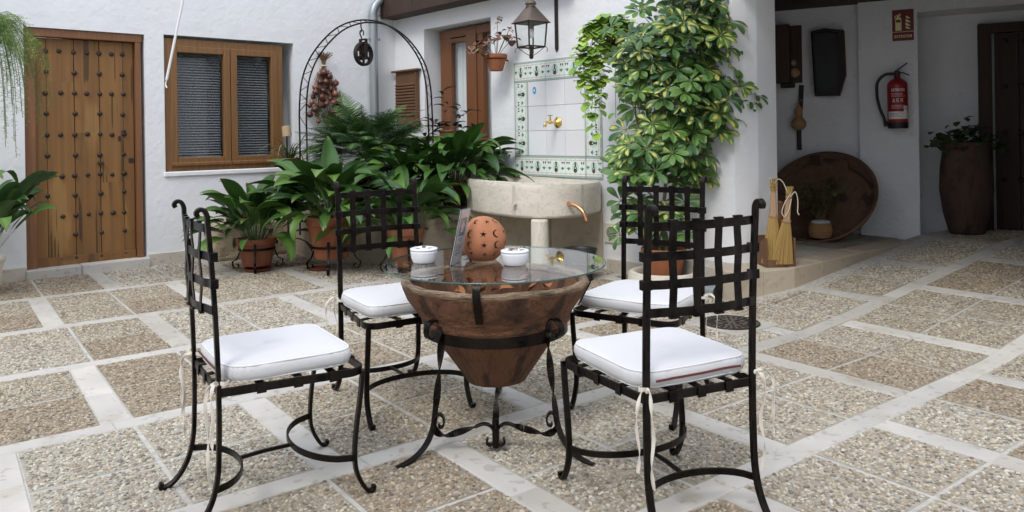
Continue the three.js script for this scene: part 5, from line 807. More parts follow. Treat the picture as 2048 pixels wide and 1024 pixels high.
{ // drain cover and pipe end
  const p = onLevel(1462, 647, 0.006), t = thing('drain_cover', 'round perforated iron drain cover set in the paving before the pillar', 'drain cover', V(p.x, 0.003, p.z), 0.64);
  obj('concrete_frame', box(0.42, 0.012, 0.42, 0, 0, 0, 0.004), MAT.lime[3], t);
  const lid = std(rgb(0.13, 0.11, 0.09), 0.8, { metalness: 0.2, map: rep(T.clay, 4, 4) }); obj('cover_plate', cyl(0.17, 0.172, 0.014, 0, 0.004, 0, 48), lid, t); obj('cover_rim', clean(new THREE.TorusGeometry(0.172, 0.006, 6, 48)).rotateX(Math.PI / 2).translate(0, 0.01, 0), MAT.rust, t);
  const kn = []; for (let i = 0; i < 24; i++) { const a = i / 24 * 6.283; kn.push(box(0.012, 0.006, 0.05, 0, 0.013, 0.125, 0.002).rotateY(a)); } for (let i = 0; i < 8; i++) kn.push(box(0.012, 0.006, 0.05, 0, 0.013, 0.06, 0.002).rotateY(i / 8 * 6.283)); obj('ribs', kn, MAT.rust, t);
  const q = at(1424, 592, 5.62), v = thing('pipe_end', 'open grey pipe end at the foot of the wall beside the plinth', 'pipe', V(q.x, 0.055, q.z), 0.5); obj('pipe', lathe([[0.043, -0.16], [0.05, -0.16], [0.05, 0.06], [0.044, 0.06], [0.043, -0.16]], 24).rotateX(Math.PI / 2), MAT.zinc, v);
}
{ // tall jar with ivy by the dark door
  const z = 0.0, p = WE.see(1930, 471, 0.1); 
  const q = at(1934, 465, 6.95), t = thing('tall_jar', 'tall dark terracotta jar with ivy beside the dark passage door', 'potted plant', V(q.x, FL, q.z)), H = 0.84;
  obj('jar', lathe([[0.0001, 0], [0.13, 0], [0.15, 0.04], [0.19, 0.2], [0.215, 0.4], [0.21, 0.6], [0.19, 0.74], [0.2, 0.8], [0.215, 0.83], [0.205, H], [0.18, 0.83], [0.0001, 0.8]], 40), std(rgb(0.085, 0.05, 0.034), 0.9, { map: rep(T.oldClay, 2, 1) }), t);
  t.userData.ivy = undefined; delete t.userData.ivy; IVY_HOST = t;
}

// ---------- plants ----------
// a curved leaf: midrib bending over, blade half-width by prof(t), V fold; colours by col(t, x)
function leafGeo(o) {
  const { L, W, stalk = 0, a0 = 0.2, bend = 1, pow = 1.4, fold = 0.25, n = 14, m = 2, prof, col, curl = 0, wave = 0, roll = 0, seed = 1 } = o, pos = [], c = [], uv = [], idx = [], r = mulberry(seed);
  let y = 0, q = 0; const N = n, ph = r() * 6;
  for (let i = 0; i <= N; i++) {
    const s = i / N, tot = stalk + L, t = clamp((s * tot - stalk) / L, 0, 1), th = a0 + bend * Math.pow(s, pow);
    if (i) { y += Math.cos(th) * tot / N; q += Math.sin(th) * tot / N; }
    const w = (s * tot < stalk) ? 0.0035 : Math.max(0.0008, W * prof(t)), tr = roll * s;
    for (let j = -m; j <= m; j++) {
      const x = j / m, lift = fold * w * Math.abs(x) - curl * w * x * x + wave * w * Math.sin(t * 9 + ph) * x, lx = x * w * Math.cos(tr) - lift * Math.sin(tr), lz = x * w * Math.sin(tr) + lift * Math.cos(tr);
      pos.push(lx, y + lz * Math.sin(th), q - lz * Math.cos(th)); uv.push(x * w, s * tot); const k = col(t, x, s * tot < stalk); c.push(k[0], k[1], k[2]);
    }
  }
  const M2 = 2 * m + 1; for (let i = 0; i < N; i++) for (let j = 0; j < 2 * m; j++) { const a = i * M2 + j; idx.push(a, a + 1, a + M2, a + 1, a + M2 + 1, a + M2); }
  const g = new THREE.BufferGeometry(); g.setAttribute('position', new THREE.Float32BufferAttribute(pos, 3)); g.setAttribute('color', new THREE.Float32BufferAttribute(c, 3)); g.setAttribute('uv', new THREE.Float32BufferAttribute(uv, 2)); g.setIndex(idx); g.computeVertexNormals(); return g;
}
const lance = (t) => 1.05 * Math.pow(Math.sin(Math.PI * Math.pow(t, 0.72)), 0.85) * (t > 0.985 ? 0.3 : 1) * 0.5;
const tint = (c, k) => [c[0] * k, c[1] * k, c[2] * k];
function pot(t, R, H, r0, mat, o = {}) {
  const rim = o.rim ?? H * 0.2, k = o.over ?? 0.012;
  obj('pot', lathe([[0.0001, 0], [r0 - 0.006, 0], [r0, 0.006], [R - k, H - rim - 0.004], [R - k, H - rim], [R - 0.002, H - rim + 0.004], [R, H - rim + 0.012], [R + 0.002, H - 0.008], [R - 0.003, H], [R - 0.012, H], [R - 0.016, H - 0.02], [R - 0.03, H - 0.06], [0.0001, H - 0.06]], 44), mat, t);
  obj('soil', cyl(R - 0.017, R - 0.02, 0.02, 0, H - 0.035, 0, 28), MAT.soil, t);
}
// broad strap-leaved potted plants; leaf shapes shared by all
const aspi = (() => {
  const out = [], base = [[0.04, 0.1, 0.02], [0.055, 0.128, 0.022], [0.03, 0.078, 0.019], [0.095, 0.185, 0.032]];
  for (let i = 0; i < 16; i++) {
    const r = mulberry(100 + i), b = base[i % 4], L = 0.34 + 0.13 * r(), stalk = 0.16 + 0.22 * r();
    out.push(leafGeo({ L, W: 0.108 + 0.034 * r(), stalk, a0: 0.05 + 0.1 * r(), bend: 0.7 + (i % 4 === 3 ? 1.9 : 1.35) * r(), pow: 1.6 + 1.4 * r(), fold: 0.12 + 0.3 * r(), n: 18, m: 2, wave: 0.12, roll: (r() - 0.5) * 1.2, seed: i, prof: lance, col: (t, x, st) => st ? [0.06, 0.1, 0.03] : (t > 0.9 + 0.06 * Math.abs(x) && i % 3 === 0) ? [0.2, 0.16, 0.05] : tint(b, (Math.abs(x) < 0.1 ? 1.25 : 1) * (0.9 + 0.12 * Math.sin(x * 9 + i)) * (t > 0.95 && i % 5 === 0 ? 1.7 : 1)) }));
  }
  return out;
})();
function aspidistra(t, y0, n, spread, k, seed, o = {}) {
  const r = mulberry(seed);
  for (let i = 0; i < n; i++) {
    const q = Math.sqrt((i + 0.5) / n), az = i * 2.39996 + r() * 0.7 + (o.az ?? 0), l = obj('leaf', aspi[Math.floor(r() * 16)], MAT.leaf, t), off = 0.09 * q * (o.base ?? 1);
    l.rotation.set(Math.pow(q, 1.2) * spread * (0.4 + 0.9 * r()), az, 0, 'YXZ'); l.position.set(Math.sin(az) * off, y0, Math.cos(az) * off);
    const s = k * (0.72 + 0.42 * r()); l.scale.set(s, s * (o.tall ?? 1), s);
  }
}
function droopers(t, y0, n, k, seed, a0 = 0, a1 = 6.283) {       // older leaves hanging over the rim
  const r = mulberry(seed); for (let i = 0; i < n; i++) { const az = mix(a0, a1, (i + r()) / n), l = obj('leaf', aspi[Math.floor(r() * 16)], MAT.leaf, t); l.rotation.set(0.75 + 0.75 * r(), az, 0, 'YXZ'); l.position.set(Math.sin(az) * 0.1, y0 + 0.03 * r(), Math.cos(az) * 0.1); l.scale.setScalar(k * (0.75 + 0.3 * r())); }
}
function plantStand(label, p, ringR, ringY, turn, H) {
  const t = thing('plant_stand', label, 'plant stand', V(p.x, 0, p.z), turn), m = MAT.iron, ring = []; for (let i = 0; i < 40; i++) ring.push(V(Math.cos(i / 20 * Math.PI) * ringR, ringY, Math.sin(i / 20 * Math.PI) * ringR)); obj('ring', bar(ring, 0.022, 0.005, V(0, 1, 0), { closed: true }), m, t);
  for (let i = 0; i < 3; i++) { const a = i / 3 * 6.283 + Math.PI / 2, ex = Math.cos(a), ez = Math.sin(a), q = (r, y) => V(ex * r, y, ez * r), R = ringR; obj('leg', bar(spline([q(R + 0.03, ringY + 0.02), q(R + 0.042, ringY + 0.035), q(R + 0.03, ringY + 0.055), q(R + 0.008, ringY + 0.04), q(R + 0.006, ringY), q(R + 0.02, ringY * 0.72), q(R + 0.055, ringY * 0.42), q(R + 0.09, 0.07), q(R + 0.085, 0.02), q(R + 0.055, 0.006), q(R + 0.03, 0.022), q(R + 0.035, 0.048), q(R + 0.055, 0.045)], 70), 0.02, 0.006, V(-ez, 0, ex)), m, t); }
  return t;
}
function saucer(label, p, R) { const t = thing('pot_saucer', label, 'saucer', V(p.x, 0.002, p.z)); obj('dish', lathe([[0.0001, 0.002], [R * 0.8, 0], [R, 0.03], [R - 0.006, 0.032], [R * 0.78, 0.009], [0.0001, 0.008]], 32), MAT.terra[1], t); }
{ // three potted plants on scrolled iron stands before the bench
  let p = onLevel(514, 540, 0), t = thing('potted_plant', 'broad leaved green plant in a terracotta pot, leftmost beside the rough stone block', 'potted plant', V(p.x, 0.045, p.z)); pot(t, 0.178, 0.255, 0.125, MAT.terra[1], { rim: 0.06 }); aspidistra(t, 0.2, 74, 0.8, 1.0, 1, { tall: 0.98 }); droopers(t, 0.2, 9, 0.85, 51);
  plantStand('scrolled iron stand holding the leftmost pot', p, 0.166, 0.205, 0.25); saucer('terracotta saucer under the leftmost stand', V(p.x + 0.03, 0, p.z + 0.06), 0.13);
  p = onLevel(664, 543, 0); t = thing('potted_plant', 'largest broad leaved plant in a tall orange pot, behind the rear left chair', 'potted plant', V(p.x, 0.125, p.z)); pot(t, 0.222, 0.38, 0.145, MAT.terra[0], { rim: 0.085 }); aspidistra(t, 0.32, 90, 0.95, 1.1, 2, { tall: 1 }); droopers(t, 0.32, 12, 0.95, 52);
  plantStand('scrolled iron stand holding the tall orange pot', p, 0.185, 0.235, 0.1); saucer('terracotta saucer on the floor left of the tall orange pot', onLevel(640, 541, 0), 0.098);
  p = onLevel(812, 545, 0); t = thing('potted_plant', 'broad leaved plant in a terracotta pot seen through the rear left chair', 'potted plant', V(p.x, 0.06, p.z)); pot(t, 0.168, 0.345, 0.11, MAT.terra[2], { rim: 0.07 }); aspidistra(t, 0.3, 70, 0.95, 0.98, 3); droopers(t, 0.3, 8, 0.85, 53);
  plantStand('scrolled iron stand holding the pot seen through the chair', p, 0.15, 0.26, 0.3);
}
{ // plants standing on the bench
  let c = at(910, 420, 7.62), t = thing('potted_plant', 'dark broad leaved plant in a pot on the bench left of the sink', 'potted plant', V(c.x, 0.52, c.z)); pot(t, 0.16, 0.26, 0.11, MAT.terra[1]); aspidistra(t, 0.2, 92, 1.0, 1.02, 4, { az: 0.8 }); droopers(t, 0.2, 20, 1.0, 54, -1.7, 1.3);
  c = at(822, 420, 7.62); t = thing('potted_plant', 'dark broad leaved plant on the bench between the tall orange pot and the sink plant', 'potted plant', V(c.x, 0.52, c.z)); pot(t, 0.14, 0.2, 0.1, MAT.terra[1]); aspidistra(t, 0.15, 58, 0.95, 0.86, 5); droopers(t, 0.15, 12, 0.85, 55, -1.2, 1.6);
}
{ // fern
  const c = at(733, 300, 7.98), t = thing('fern', 'large bushy green fern under the iron arch by the downpipe', 'fern', V(c.x, 0.52, c.z)); pot(t, 0.19, 0.4, 0.14, MAT.terra[2]);
  const frond = (seed) => {                                   // a stalked, triangular, twice divided frond
    const r = mulberry(seed), n = 24, S = 0.16 + 0.16 * r(), L = S + 0.26 + 0.08 * r(); let y = 0, z = 0; const pts = [], bend = 0.5 + 0.9 * r(), a0 = 0.1;
    for (let i = 0; i <= n; i++) { const th = a0 + bend * Math.pow(i / n, 1.6); pts.push([y, z, th]); y += Math.cos(th) * L / n; z += Math.sin(th) * L / n; }
    const pos = [], col = [], g0 = [[0.042, 0.105, 0.022], [0.03, 0.08, 0.019], [0.075, 0.155, 0.03]][seed % 3], tri = (a, b, d, k) => { for (const p of [a, b, d]) { pos.push(...p); col.push(g0[0] * k, g0[1] * k, g0[2] * k); } };
    const i0 = Math.ceil(n * S / L);
    for (let i = i0; i <= n; i++) {
      const [py, pz, th] = pts[i], s = (i - i0) / (n - i0), l = 0.125 * Math.pow(1 - s, 0.8) + 0.008, fy = Math.cos(th), fz = Math.sin(th);
      for (const sd of [-1, 1]) { const sw = 0.5 + 0.2 * (r() - 0.5), tip = (r() - 0.5) * 0.25; const P = (u, k, lift = 0) => { const f = u * l * sw + k, h = tip * u * u * l - 0.18 * u * u * l + lift; return [sd * u * l, py + fy * f + fz * h, pz + fz * f - fy * h]; };
        const m = 8; for (let j = 0; j < m; j++) { const u0 = j / m, u1 = (j + 1) / m, w = 0.021 * (1 - u0) * (1 - 0.5 * s) + 0.003, k = 0.8 + 0.4 * r(); tri(P(u0, -0.001), P(u1, 0), P(u0 + 0.9 / m, -w, 0.003), k); tri(P(u0, 0.001), P(u0 + 0.9 / m, w, 0.003), P(u1, 0), k * 1.08); } }
    }
    for (let i = 0; i < n; i++) { const [a, b] = pts[i], [d, e] = pts[i + 1]; tri([-0.002, a, b], [0.002, a, b], [0.0015, d, e], 0.85); tri([-0.002, a, b], [0.0015, d, e], [-0.0015, d, e], 0.85); }
    const g = new THREE.BufferGeometry(); g.setAttribute('position', new THREE.Float32BufferAttribute(pos, 3)); g.setAttribute('color', new THREE.Float32BufferAttribute(col, 3)); g.computeVertexNormals(); return clean(g);
  };
  const geo = [0, 1, 2, 3, 4, 5].map((i) => frond(40 + i)), r = mulberry(6);
  for (let i = 0; i < 230; i++) { const q = Math.sqrt((i + 0.5) / 230), az = i * 2.39996 + r() * 0.5, f = obj('frond', geo[i % 6], MAT.softLeaf, t); f.rotation.set(q * 1.3 * (0.65 + 0.5 * r()), az, (r() - 0.5) * 0.7, 'YXZ'); const s = 0.85 + 0.45 * r(); f.scale.setScalar(s * 0.98); f.position.set(Math.sin(az) * 0.13 * q, 0.4 + 0.22 * r() * (1 - 0.5 * q), Math.cos(az) * 0.15 * q); }
}
{ // variegated umbrella shrub
  const base = at(1328, 545, 6.02), stone = thing('stone_ring_planter', 'rough round stone trough around the foot of the variegated shrub pot', 'planter', V(base.x, 0, base.z));
  obj('ring', lathe([[0.2, 0], [0.275, 0], [0.285, 0.03], [0.275, 0.125], [0.25, 0.14], [0.215, 0.13], [0.2, 0.08], [0.2, 0]], 40), MAT.sink, stone); obj('soil', cyl(0.2, 0.2, 0.02, 0, 0.075, 0, 24), MAT.soil, stone);
  const t = thing('variegated_shrub', 'tall shrub with yellow and green umbrella leaves in a terracotta pot', 'potted shrub', V(base.x, 0.09, base.z)); pot(t, 0.175, 0.225, 0.125, MAT.terra[0], { rim: 0.05 });
  const umbel = (seed) => {
    const r = mulberry(seed), n = 7 + seed % 3, gs = [], vr = [0.05, 0.55, 0.95, 0.3, 0.8, 0.1][seed % 6], g0 = [[0.065, 0.14, 0.035], [0.052, 0.12, 0.042], [0.1, 0.2, 0.042]][seed % 3];
    for (let i = 0; i < n; i++) {
      const L = 0.118 + 0.045 * r(), v = r() < vr ? 0.25 + 0.6 * r() : 0, off = (r() - 0.5) * 0.7; const g = leafGeo({ L, W: 0.05 + 0.012 * r(), stalk: 0.025, a0: 1.05 + 0.25 * r(), bend: 0.45 + 0.55 * r(), pow: 1.2, fold: 0.25, n: 7, m: 3, prof: (q) => 0.55 * Math.pow(Math.sin(Math.PI * Math.min(0.985, Math.pow(q * 0.95 + 0.02, 1.7))), 0.62), roll: (r() - 0.5) * 0.7, seed: seed * 20 + i, col: (q, x, st) => { if (st) return [0.09, 0.14, 0.04]; const y = v && Math.abs(x - off * (0.3 + q)) < v * (0.55 + 0.5 * Math.sin(q * 8 + i * 2)); return y ? [0.52, 0.5, 0.13] : tint(g0, 0.85 + 0.3 * Math.abs(x)); } });
      g.rotateY(i / n * 6.283 * 0.96 + (r() - 0.5) * 0.3); gs.push(clean(g));
    }
    return mergeGeometries(gs);
  };
  const U = [...Array(12).keys()].map((i) => umbel(i + 1)), r = mulberry(71), D = 6.02;
  const prof = [[-60, 1290, 1470], [0, 1318, 1470], [40, 1318, 1478], [65, 1250, 1490], [100, 1225, 1498], [150, 1245, 1502], [195, 1238, 1520], [240, 1245, 1492], [290, 1225, 1450], [330, 1210, 1445], [375, 1215, 1425], [410, 1225, 1405], [445, 1240, 1400], [485, 1255, 1385]];
  const edge = (v) => { for (let i = 1; i < prof.length; i++) if (v <= prof[i][0]) { const k = (v - prof[i - 1][0]) / (prof[i][0] - prof[i - 1][0]); return [mix(prof[i - 1][1], prof[i][1], k), mix(prof[i - 1][2], prof[i][2], k)]; } return [1255, 1385]; };
  let low = 0; const tips = [], tipAt = (u, v, d, sc) => { const w = at(u, v, d); tips.push([w.x - base.x, w.y - 0.09, w.z - base.z, sc]); };
  for (let k = 0; k < 4200 && tips.length < 270; k++) {
    const v = mix(-45, 470, Math.pow(r(), 0.92)), [l, h] = edge(v), u = mix(l + 14, h - 14, r()), x = (u - (l + h) / 2) / ((h - l) / 2), dep = D - 0.32 * Math.sqrt(Math.max(0, 1 - x * x)) * (0.15 + 0.85 * r()) + 0.2 * r();
    if (v > 352 && (low > 16 || r() < 0.7)) continue; if (fbm(u / 500 + 2, v / 500 + 2, 16, 2, 1) < 0.455 && r() < 0.92) continue;
    const w = at(u, v, dep); if (tips.some(([a, b, c]) => Math.hypot(a - w.x + base.x, b - w.y + 0.09, c - w.z + base.z) < 0.088)) continue; if (v > 352) low++; tipAt(u, v, dep, 0.66 + 0.34 * r());
  }
  for (const [u, v] of [[1278, 22], [1285, 14], [1500, 198], [1512, 190], [1440, 15], [1465, 20], [1222, 55], [1240, 470], [1250, 440]]) tipAt(u, v, D - 0.05, 0.7);
  const hub = [V(0.0, 0.2, 0), V(0.02, 0.75, 0.02), V(-0.1, 0.8, 0.05), V(0.13, 0.95, 0.0), V(-0.03, 1.15, 0.03), V(0.2, 1.3, 0.02), V(0.08, 1.55, 0), V(-0.2, 1.2, 0.04), V(0.12, 1.85, 0.0)];
  const trunk = (P, r0) => obj('stem', tube(P, r0, 30, 8), MAT.stem, t);
  trunk([V(-0.03, 0.18, 0), V(-0.04, 0.45, 0.01), hub[2], hub[7]], 0.012); trunk([V(0.02, 0.18, 0.01), V(0.0, 0.5, 0), hub[1], hub[4], hub[6], hub[8]], 0.014); trunk([V(0.05, 0.18, -0.02), V(0.07, 0.5, 0), hub[3], hub[5], V(0.25, 1.6, 0)], 0.011); trunk([V(0.0, 0.55, 0.0), V(-0.12, 0.66, 0.05), V(-0.24, 0.74, 0.08)], 0.007);
  const stems = []; tips.forEach(([x, y, z, s], i) => {
    const o = obj('leaf', U[Math.floor(r() * 12)], MAT.leaf, t); o.position.set(x, y, z); o.scale.setScalar(s);
    const out = clamp((x - 0.08) * 1.2, -0.7, 0.7); o.rotation.set(0.55 + (r() - 0.5) * 0.8, r() * 6.28, 0, 'YXZ'); const q = new THREE.Quaternion().setFromUnitVectors(V(0, 1, 0), V(out + (r() - 0.5) * 0.8, 0.75, 0.75 + (r() - 0.5) * 0.8).normalize()); o.quaternion.copy(q.multiply(new THREE.Quaternion().setFromAxisAngle(V(0, 1, 0), r() * 6.28)));
    let best = hub[0], bd = 9; for (const h of hub) { const d = Math.hypot(h.x - x, (h.y - y + 0.12) * 1.1, h.z - z); if (d < bd && h.y < y + 0.1) { bd = d; best = h; } }
    if (bd < 0.42) stems.push(tube([best, V(mix(best.x, x, 0.6), mix(best.y, y, 0.45), mix(best.z, z, 0.6)), V(x, y, z)], 0.003, 6, 4));
  });
  obj('leaf_stalks', stems, MAT.stalk, t);
}
{ // pale trailing plant in a hanging pot
  const c = at(1222, 100, 6.35), t = thing('trailing_plant', 'bright green trailing plant in a wall pot right of the tile panel', 'potted plant', V(c.x, c.y - 0.06, c.z)); pot(t, 0.088, 0.14, 0.06, MAT.terra[1], { rim: 0.035 });
  const cc = at(1222, 100, 6.35), G = [0, 1, 2, 3].map((i) => leafGeo({ L: 0.05 + 0.008 * i, W: 0.048 + 0.006 * i, stalk: 0.012, a0: 0.9, bend: 0.8, fold: 0.15, n: 7, m: 2, prof: (q) => 0.54 * Math.pow(Math.sin(Math.PI * Math.pow(q, 0.8)), 0.6), seed: i, col: (q, x) => tint([[0.32, 0.48, 0.06], [0.25, 0.41, 0.055], [0.39, 0.53, 0.09], [0.18, 0.33, 0.05]][i], 0.9 + 0.15 * Math.abs(x)) }));
  const m = new THREE.MeshPhysicalMaterial({ vertexColors: true, roughness: 0.6, side: THREE.DoubleSide }), r = mulberry(15), vines = [];
  const hangs = [[-0.2, -0.52], [-0.15, -0.62], [-0.12, -0.42], [-0.24, -0.3], [-0.08, -0.26], [-0.17, -0.4], [0.02, -0.5, 1], [0.05, -0.38, 1], [-0.26, -0.12], [-0.05, 0.1], [0.1, 0.12], [-0.14, 0.02], [-0.2, 0.06], [0.02, 0.16], [0.06, 0.2], [-0.1, 0.14], [-0.16, 0.1], [-0.22, 0.0], [0.0, 0.08], [-0.05, 0.2], [-0.12, -0.1], [-0.2, -0.2], [0.05, 0.05]];
  hangs.forEach(([x, dy, sparse], k) => { const pts = [V((r() - 0.5) * 0.1, 0.13, 0.03), V(x * 0.55, 0.2 + 0.06 * r(), 0.07), V(x * 0.95, Math.min(0.12, 0.1 + dy * 0.2), 0.1), V(x, Math.min(0.1, dy * 0.5), 0.09), V(x * (0.9 + 0.2 * r()), dy, 0.07)]; if (dy > 0) { pts[2].y = 0.2; pts[3].y = 0.2 + dy * 0.5; pts[4].y = 0.22 + dy * 0.6; } vines.push(tube(pts, 0.0025, 20, 4)); const cv = new THREE.CatmullRomCurve3(pts), n = sparse ? 9 : 26; for (let i = 0; i < n; i++) { const q = cv.getPoint(0.12 + 0.88 * (i + r()) / n), o = obj('leaf', G[Math.floor(r() * 4)], m, t); o.position.set(q.x + (r() - 0.5) * 0.05, q.y + (r() - 0.5) * 0.03, q.z + (r() - 0.2) * 0.05); o.rotation.set(0.7 + (r() - 0.5) * 1, (r() - 0.5) * 2.6, 0, 'YXZ'); o.scale.setScalar(1 + 0.55 * r()); } });
  obj('vines', vines, MAT.stalk, t); obj('pot_ring', clean(new THREE.TorusGeometry(0.086, 0.005, 6, 30)).rotateX(Math.PI / 2).translate(0, 0.1, 0), MAT.rust, t); obj('wall_arm', box(0.02, 0.012, 0.12, 0.05, 0.1, -0.12).rotateY(-0.8), MAT.rust, t);
}
{ // coleus in a wall pot
  const c = at(993, 142, 7.62), t = thing('coleus', 'maroon and lime edged leafy plant in a small terracotta wall pot by the lantern', 'potted plant', V(c.x, c.y, c.z)); pot(t, 0.108, 0.165, 0.066, MAT.terra[0], { rim: 0.045, over: 0.01 });
  const G = [0, 1, 2].map((i) => leafGeo({ L: 0.1 + 0.02 * i, W: 0.1 + 0.012 * i, stalk: 0.02, a0: 0.7, bend: 1.0, fold: 0.15, n: 9, m: 3, wave: 0.15, seed: i, prof: (q) => 0.52 * Math.pow(Math.sin(Math.PI * Math.pow(q, 0.75)), 0.7), col: (q, x, st) => st || Math.abs(x) > 0.9 - 0.1 * i || q > 0.93 ? [0.33, 0.34, 0.09] : (i === 1 && Math.abs(x) < 0.3 ? [0.33, 0.08, 0.17] : [0.13, 0.035, 0.05]) })), r = mulberry(61);
  const S = [[-0.13, 0.17, 7], [-0.19, 0.1, 8], [-0.12, 0.05, 5], [0.02, 0.4, 6], [0.03, 0.26, 4], [0.14, 0.3, 5], [0.17, 0.2, 5], [0.1, 0.22, 4], [-0.02, 0.2, 3], [-0.24, 0.12, 3]], st = [];
  for (const [x, y, n] of S) { st.push(tube([V(0, 0.12, 0), V(x * 0.5, 0.15 + y * 0.4, 0.03), V(x, 0.12 + y, 0.05)], 0.003, 10, 5)); for (let i = 0; i < n; i++) { const o = obj('leaf', G[Math.floor(r() * 3)], MAT.softLeaf, t), k = 1 - 0.35 * r() * (i / n); o.position.set(mix(0, x, k) + (r() - 0.5) * 0.03, 0.12 + y * k, 0.05 * k + 0.02); o.rotation.set(0.5 + 0.6 * r(), r() * 6.28, 0, 'YXZ'); o.scale.setScalar((y > 0.24 ? 0.42 : 0.75) * (0.7 + 0.5 * r())); } }
  obj('stems', st, MAT.stalk, t); obj('pot_ring', clean(new THREE.TorusGeometry(0.099, 0.005, 6, 30)).rotateX(Math.PI / 2).translate(0, 0.117, 0), MAT.rust, t); obj('wall_arm', box(0.16, 0.012, 0.02, 0.1, 0.117, -0.06).rotateY(0.6), MAT.rust, t);
}
{ // purple plant on the tall window's sill
  const c = at(897, 283, 8.1), t = thing('purple_plant', 'small dark purple leaved plant in a terracotta pot at the tall window', 'potted plant', V(c.x - 0.02, c.y, c.z)); pot(t, 0.085, 0.12, 0.06, MAT.terra[2]);
  const G = [0, 1].map((i) => leafGeo({ L: 0.15, W: 0.045, a0: 0.5, bend: 0.7, fold: 0.5, n: 8, m: 2, prof: lance, seed: i, col: () => i ? [0.035, 0.022, 0.04] : [0.02, 0.024, 0.028] })), r = mulberry(41), st = [];
  const S = [[-0.03, 0.42, 6], [-0.16, 0.1, 6], [-0.22, -0.05, 5], [0.16, 0.26, 3], [0.3, 0.22, 5], [0.34, 0.02, 6], [-0.08, 0.04, 5], [0.1, 0.05, 5]];
  for (const [x, y, n] of S) { st.push(tube([V(0, 0.1, 0), V(x * 0.4, 0.14 + y * 0.5, 0.05), V(x, 0.1 + y, 0.06)], 0.0035, 10, 5)); for (let i = 0; i < n; i++) { const k = 0.35 + 0.65 * (i + 1) / n, o = obj('leaf', G[i % 2], MAT.softLeaf, t); o.position.set(x * k, 0.1 + y * k + 0.03 * Math.sin(k * 3), 0.06 * k); o.rotation.set(0.3 + 0.7 * r(), r() * 6.28, 0, 'YXZ'); o.scale.setScalar(0.75 + 0.4 * r()); } }
  obj('stems', st, MAT.dryStalk, t);
}
{ // spider plant by the window corner, small things on the stone block
  const c = at(580, 335, 7.95), t = thing('spider_plant', 'spider plant with thin arching blades between the window and the iron arch', 'potted plant', V(c.x, c.y - 0.05, c.z)); pot(t, 0.1, 0.15, 0.07, MAT.terra[1]);
  const G = [0, 1, 2].map((i) => leafGeo({ L: 0.42 + 0.06 * i, W: 0.016, a0: 0.15, bend: 1.3 + 0.5 * i, pow: 1.2, fold: 0.4, n: 12, m: 1, prof: (q) => 0.5 * (1 - q * q), seed: i, col: () => [[0.1, 0.15, 0.045], [0.06, 0.11, 0.035], [0.2, 0.19, 0.08]][i] })), r = mulberry(19);
  for (let i = 0; i < 52; i++) { const o = obj('leaf', G[Math.floor(r() * 3)], MAT.softLeaf, t); o.position.set((r() - 0.5) * 0.08, 0.12, (r() - 0.5) * 0.08); o.rotation.set(r() * 0.75, r() * 6.28, 0, 'YXZ'); o.scale.setScalar(0.55 + 0.6 * r()); }
  const s = at(574, 300, 7.9), k = thing('stake_cap', 'small upturned clay cup on a dark stake by the window corner', 'stake', V(s.x, 0, s.z)), yt = at(574, 252, 7.9).y; obj('stake', cyl(0.009, 0.009, yt - 0.06, 0, (yt - 0.06) / 2, 0, 8), MAT.black, k); obj('cup', lathe([[0.04, 0], [0.047, 0.0], [0.042, 0.1], [0.036, 0.106], [0.0001, 0.106]], 20).rotateZ(0.12).translate(0.005, yt - 0.105, 0), std(rgb(0.45, 0.33, 0.2), 0.9), k);
  // rough stone block against the wall, small pot on it
  const a = onLevel(497, 523, 0), b = thing('stone_block', 'rough hewn beige stone block against the wall behind the leftmost pot', 'stone', WA.pos(WA.s(497, 500), 0, 0.17), WA.turn), g = new RoundedBoxGeometry(0.92, 0.4, 0.3, 8, 0.05), p = g.attributes.position; for (let i = 0; i < p.count; i++) { const x = p.getX(i), y = p.getY(i), z = p.getZ(i), n = (s2) => fbm(x * 0.5 + 3 + s2, y * 0.5 + z * 0.4 + 5, 8, 4, s2) - 0.5; p.setXYZ(i, x + 0.06 * n(0), y + 0.03 * n(1), z + 0.09 * n(2)); } g.computeVertexNormals(); const gg = boxUV(clean(g)); gg.translate(0, 0.2, 0); obj('block', gg, MAT.rock, b);
  const q = WA.pos(WA.s(468, 455), 0.405, 0.2), sp = thing('clay_pot', 'small empty clay pot tipped on the rough stone block', 'pot', q); sp.rotation.z = 0.12; obj('body', lathe([[0.0001, 0], [0.07, 0], [0.1, 0.14], [0.118, 0.15], [0.122, 0.2], [0.11, 0.2], [0.09, 0.14], [0.06, 0.02], [0.0001, 0.02]], 32), MAT.terra[1], sp);
}
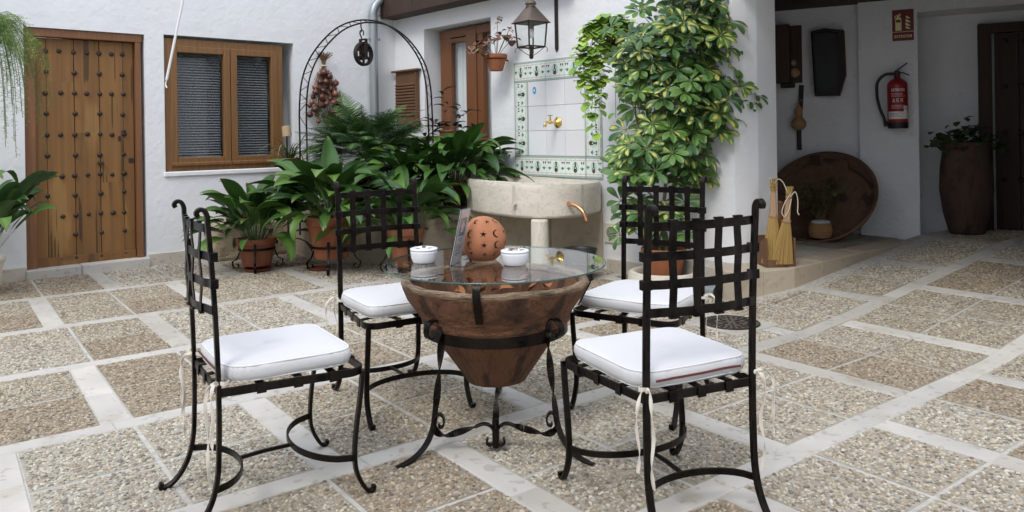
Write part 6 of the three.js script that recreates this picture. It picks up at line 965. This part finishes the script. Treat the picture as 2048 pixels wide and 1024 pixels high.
{ // plants at the left edge
  let p = onLevel(-42, 592, 0), t = thing('potted_plant', 'dark strap leaved plant in a grey stone pot at the left edge', 'potted plant', V(p.x - 0.02, 0, p.z)); obj('pot', lathe([[0.0001, 0], [0.13, 0], [0.15, 0.03], [0.185, 0.24], [0.2, 0.27], [0.2, 0.3], [0.18, 0.3], [0.16, 0.25], [0.0001, 0.24]], 36), MAT.sink, t); obj('soil', cyl(0.165, 0.16, 0.02, 0, 0.255, 0, 24), MAT.soil, t); aspidistra(t, 0.24, 64, 0.6, 0.8, 9, { tall: 1.66 });
  const c = at(-45, 130, 5.6), h = thing('hanging_fern', 'feathery light green asparagus fern hanging at the upper left edge', 'hanging plant', V(c.x, c.y, c.z)); pot(h, 0.15, 0.2, 0.1, MAT.terra[1]); obj('hanging_wire', [0, 1, 2].map((i) => tube([V(Math.cos(i * 2.1) * 0.14, 0.18, Math.sin(i * 2.1) * 0.14), V(0, 0.7, 0), V(0, 1.3, 0)], 0.003, 8, 5)), MAT.rust, h);
  const r = mulberry(88), stems = [], pos = [], col = [];
  for (let i = 0; i < 130; i++) {
    const a = i * 2.4 + r(), l = 0.2 + 0.34 * r(), dz = Math.sin(a), dx = Math.cos(a), dp = -0.1 + 0.85 * Math.pow(r(), 1.8), pts = [V(dx * 0.05, 0.18, dz * 0.05), V(dx * l * 0.5, 0.3 + 0.08 * r(), dz * l * 0.5), V(dx * l * 0.85, 0.16 - dp * 0.35, dz * l * 0.8), V(dx * l * 0.95, 0.05 - dp, dz * l * 0.9)]; stems.push(tube(pts, 0.0018, 14, 4));
    const cv = new THREE.CatmullRomCurve3(pts), g0 = [[0.19, 0.31, 0.06], [0.13, 0.24, 0.05], [0.27, 0.4, 0.09]][i % 3];
    for (let j = 0; j < 64; j++) { const k = 0.15 + 0.85 * j / 64, q = cv.getPoint(k), bl = 0.075 * (1.15 - k) + 0.012, ba = r() * 6.28, bx = Math.cos(ba) * bl, by = -0.3 * bl + (r() - 0.5) * bl, bz = Math.sin(ba) * bl; for (let n = 0; n < 7; n++) { const f = (n + 1) / 7, nx = (r() - 0.5) * 0.02, ny = (r() - 0.3) * 0.02, nz = (r() - 0.5) * 0.02, w = 0.0022; const X = q.x + bx * f, Y = q.y + by * f, Z = q.z + bz * f; pos.push(X - w, Y, Z, X + w, Y, Z + w, X + nx, Y + ny, Z + nz); for (let z = 0; z < 3; z++) col.push(...g0); } pos.push(q.x, q.y, q.z, q.x + 0.001, q.y + 0.0015, q.z, q.x + bx, q.y + by, q.z + bz); for (let z = 0; z < 3; z++) col.push(...tint(g0, 0.8)); }
  }
  const g = new THREE.BufferGeometry(); g.setAttribute('position', new THREE.Float32BufferAttribute(pos, 3)); g.setAttribute('color', new THREE.Float32BufferAttribute(col, 3)); g.computeVertexNormals(); obj('stems', stems, MAT.stalk, h); obj('foliage', clean(g), MAT.softLeaf, h).userData.kind = 'stuff';
}
{ // ivy in the tall jar
  const G = [0, 1].map((i) => leafGeo({ L: 0.06, W: 0.065, stalk: 0.02, a0: 0.8, bend: 0.8, fold: 0.15, n: 6, m: 2, prof: (q) => 0.52 * Math.pow(Math.sin(Math.PI * Math.pow(q, 0.7)), 0.6), seed: i, col: () => [[0.035, 0.065, 0.02], [0.05, 0.09, 0.025]][i] })), r = mulberry(33);
  for (let i = 0; i < 150; i++) { const a = r() * 6.28, q = Math.sqrt(r()) * 0.3, o = obj('leaf', G[i % 2], MAT.softLeaf, IVY_HOST); o.position.set(Math.cos(a) * q, 0.86 + 0.14 * r() - q * q * 1.4 + (r() < 0.12 ? 0.08 : 0), Math.sin(a) * q * 0.8); o.rotation.set(0.4 + 0.8 * r(), r() * 6.28, 0, 'YXZ'); o.scale.setScalar(0.8 + 0.5 * r()); }
}

scene.traverse((o) => { if (o.isMesh) { o.castShadow = true; o.receiveShadow = true; } });
renderer.render(scene, camera);
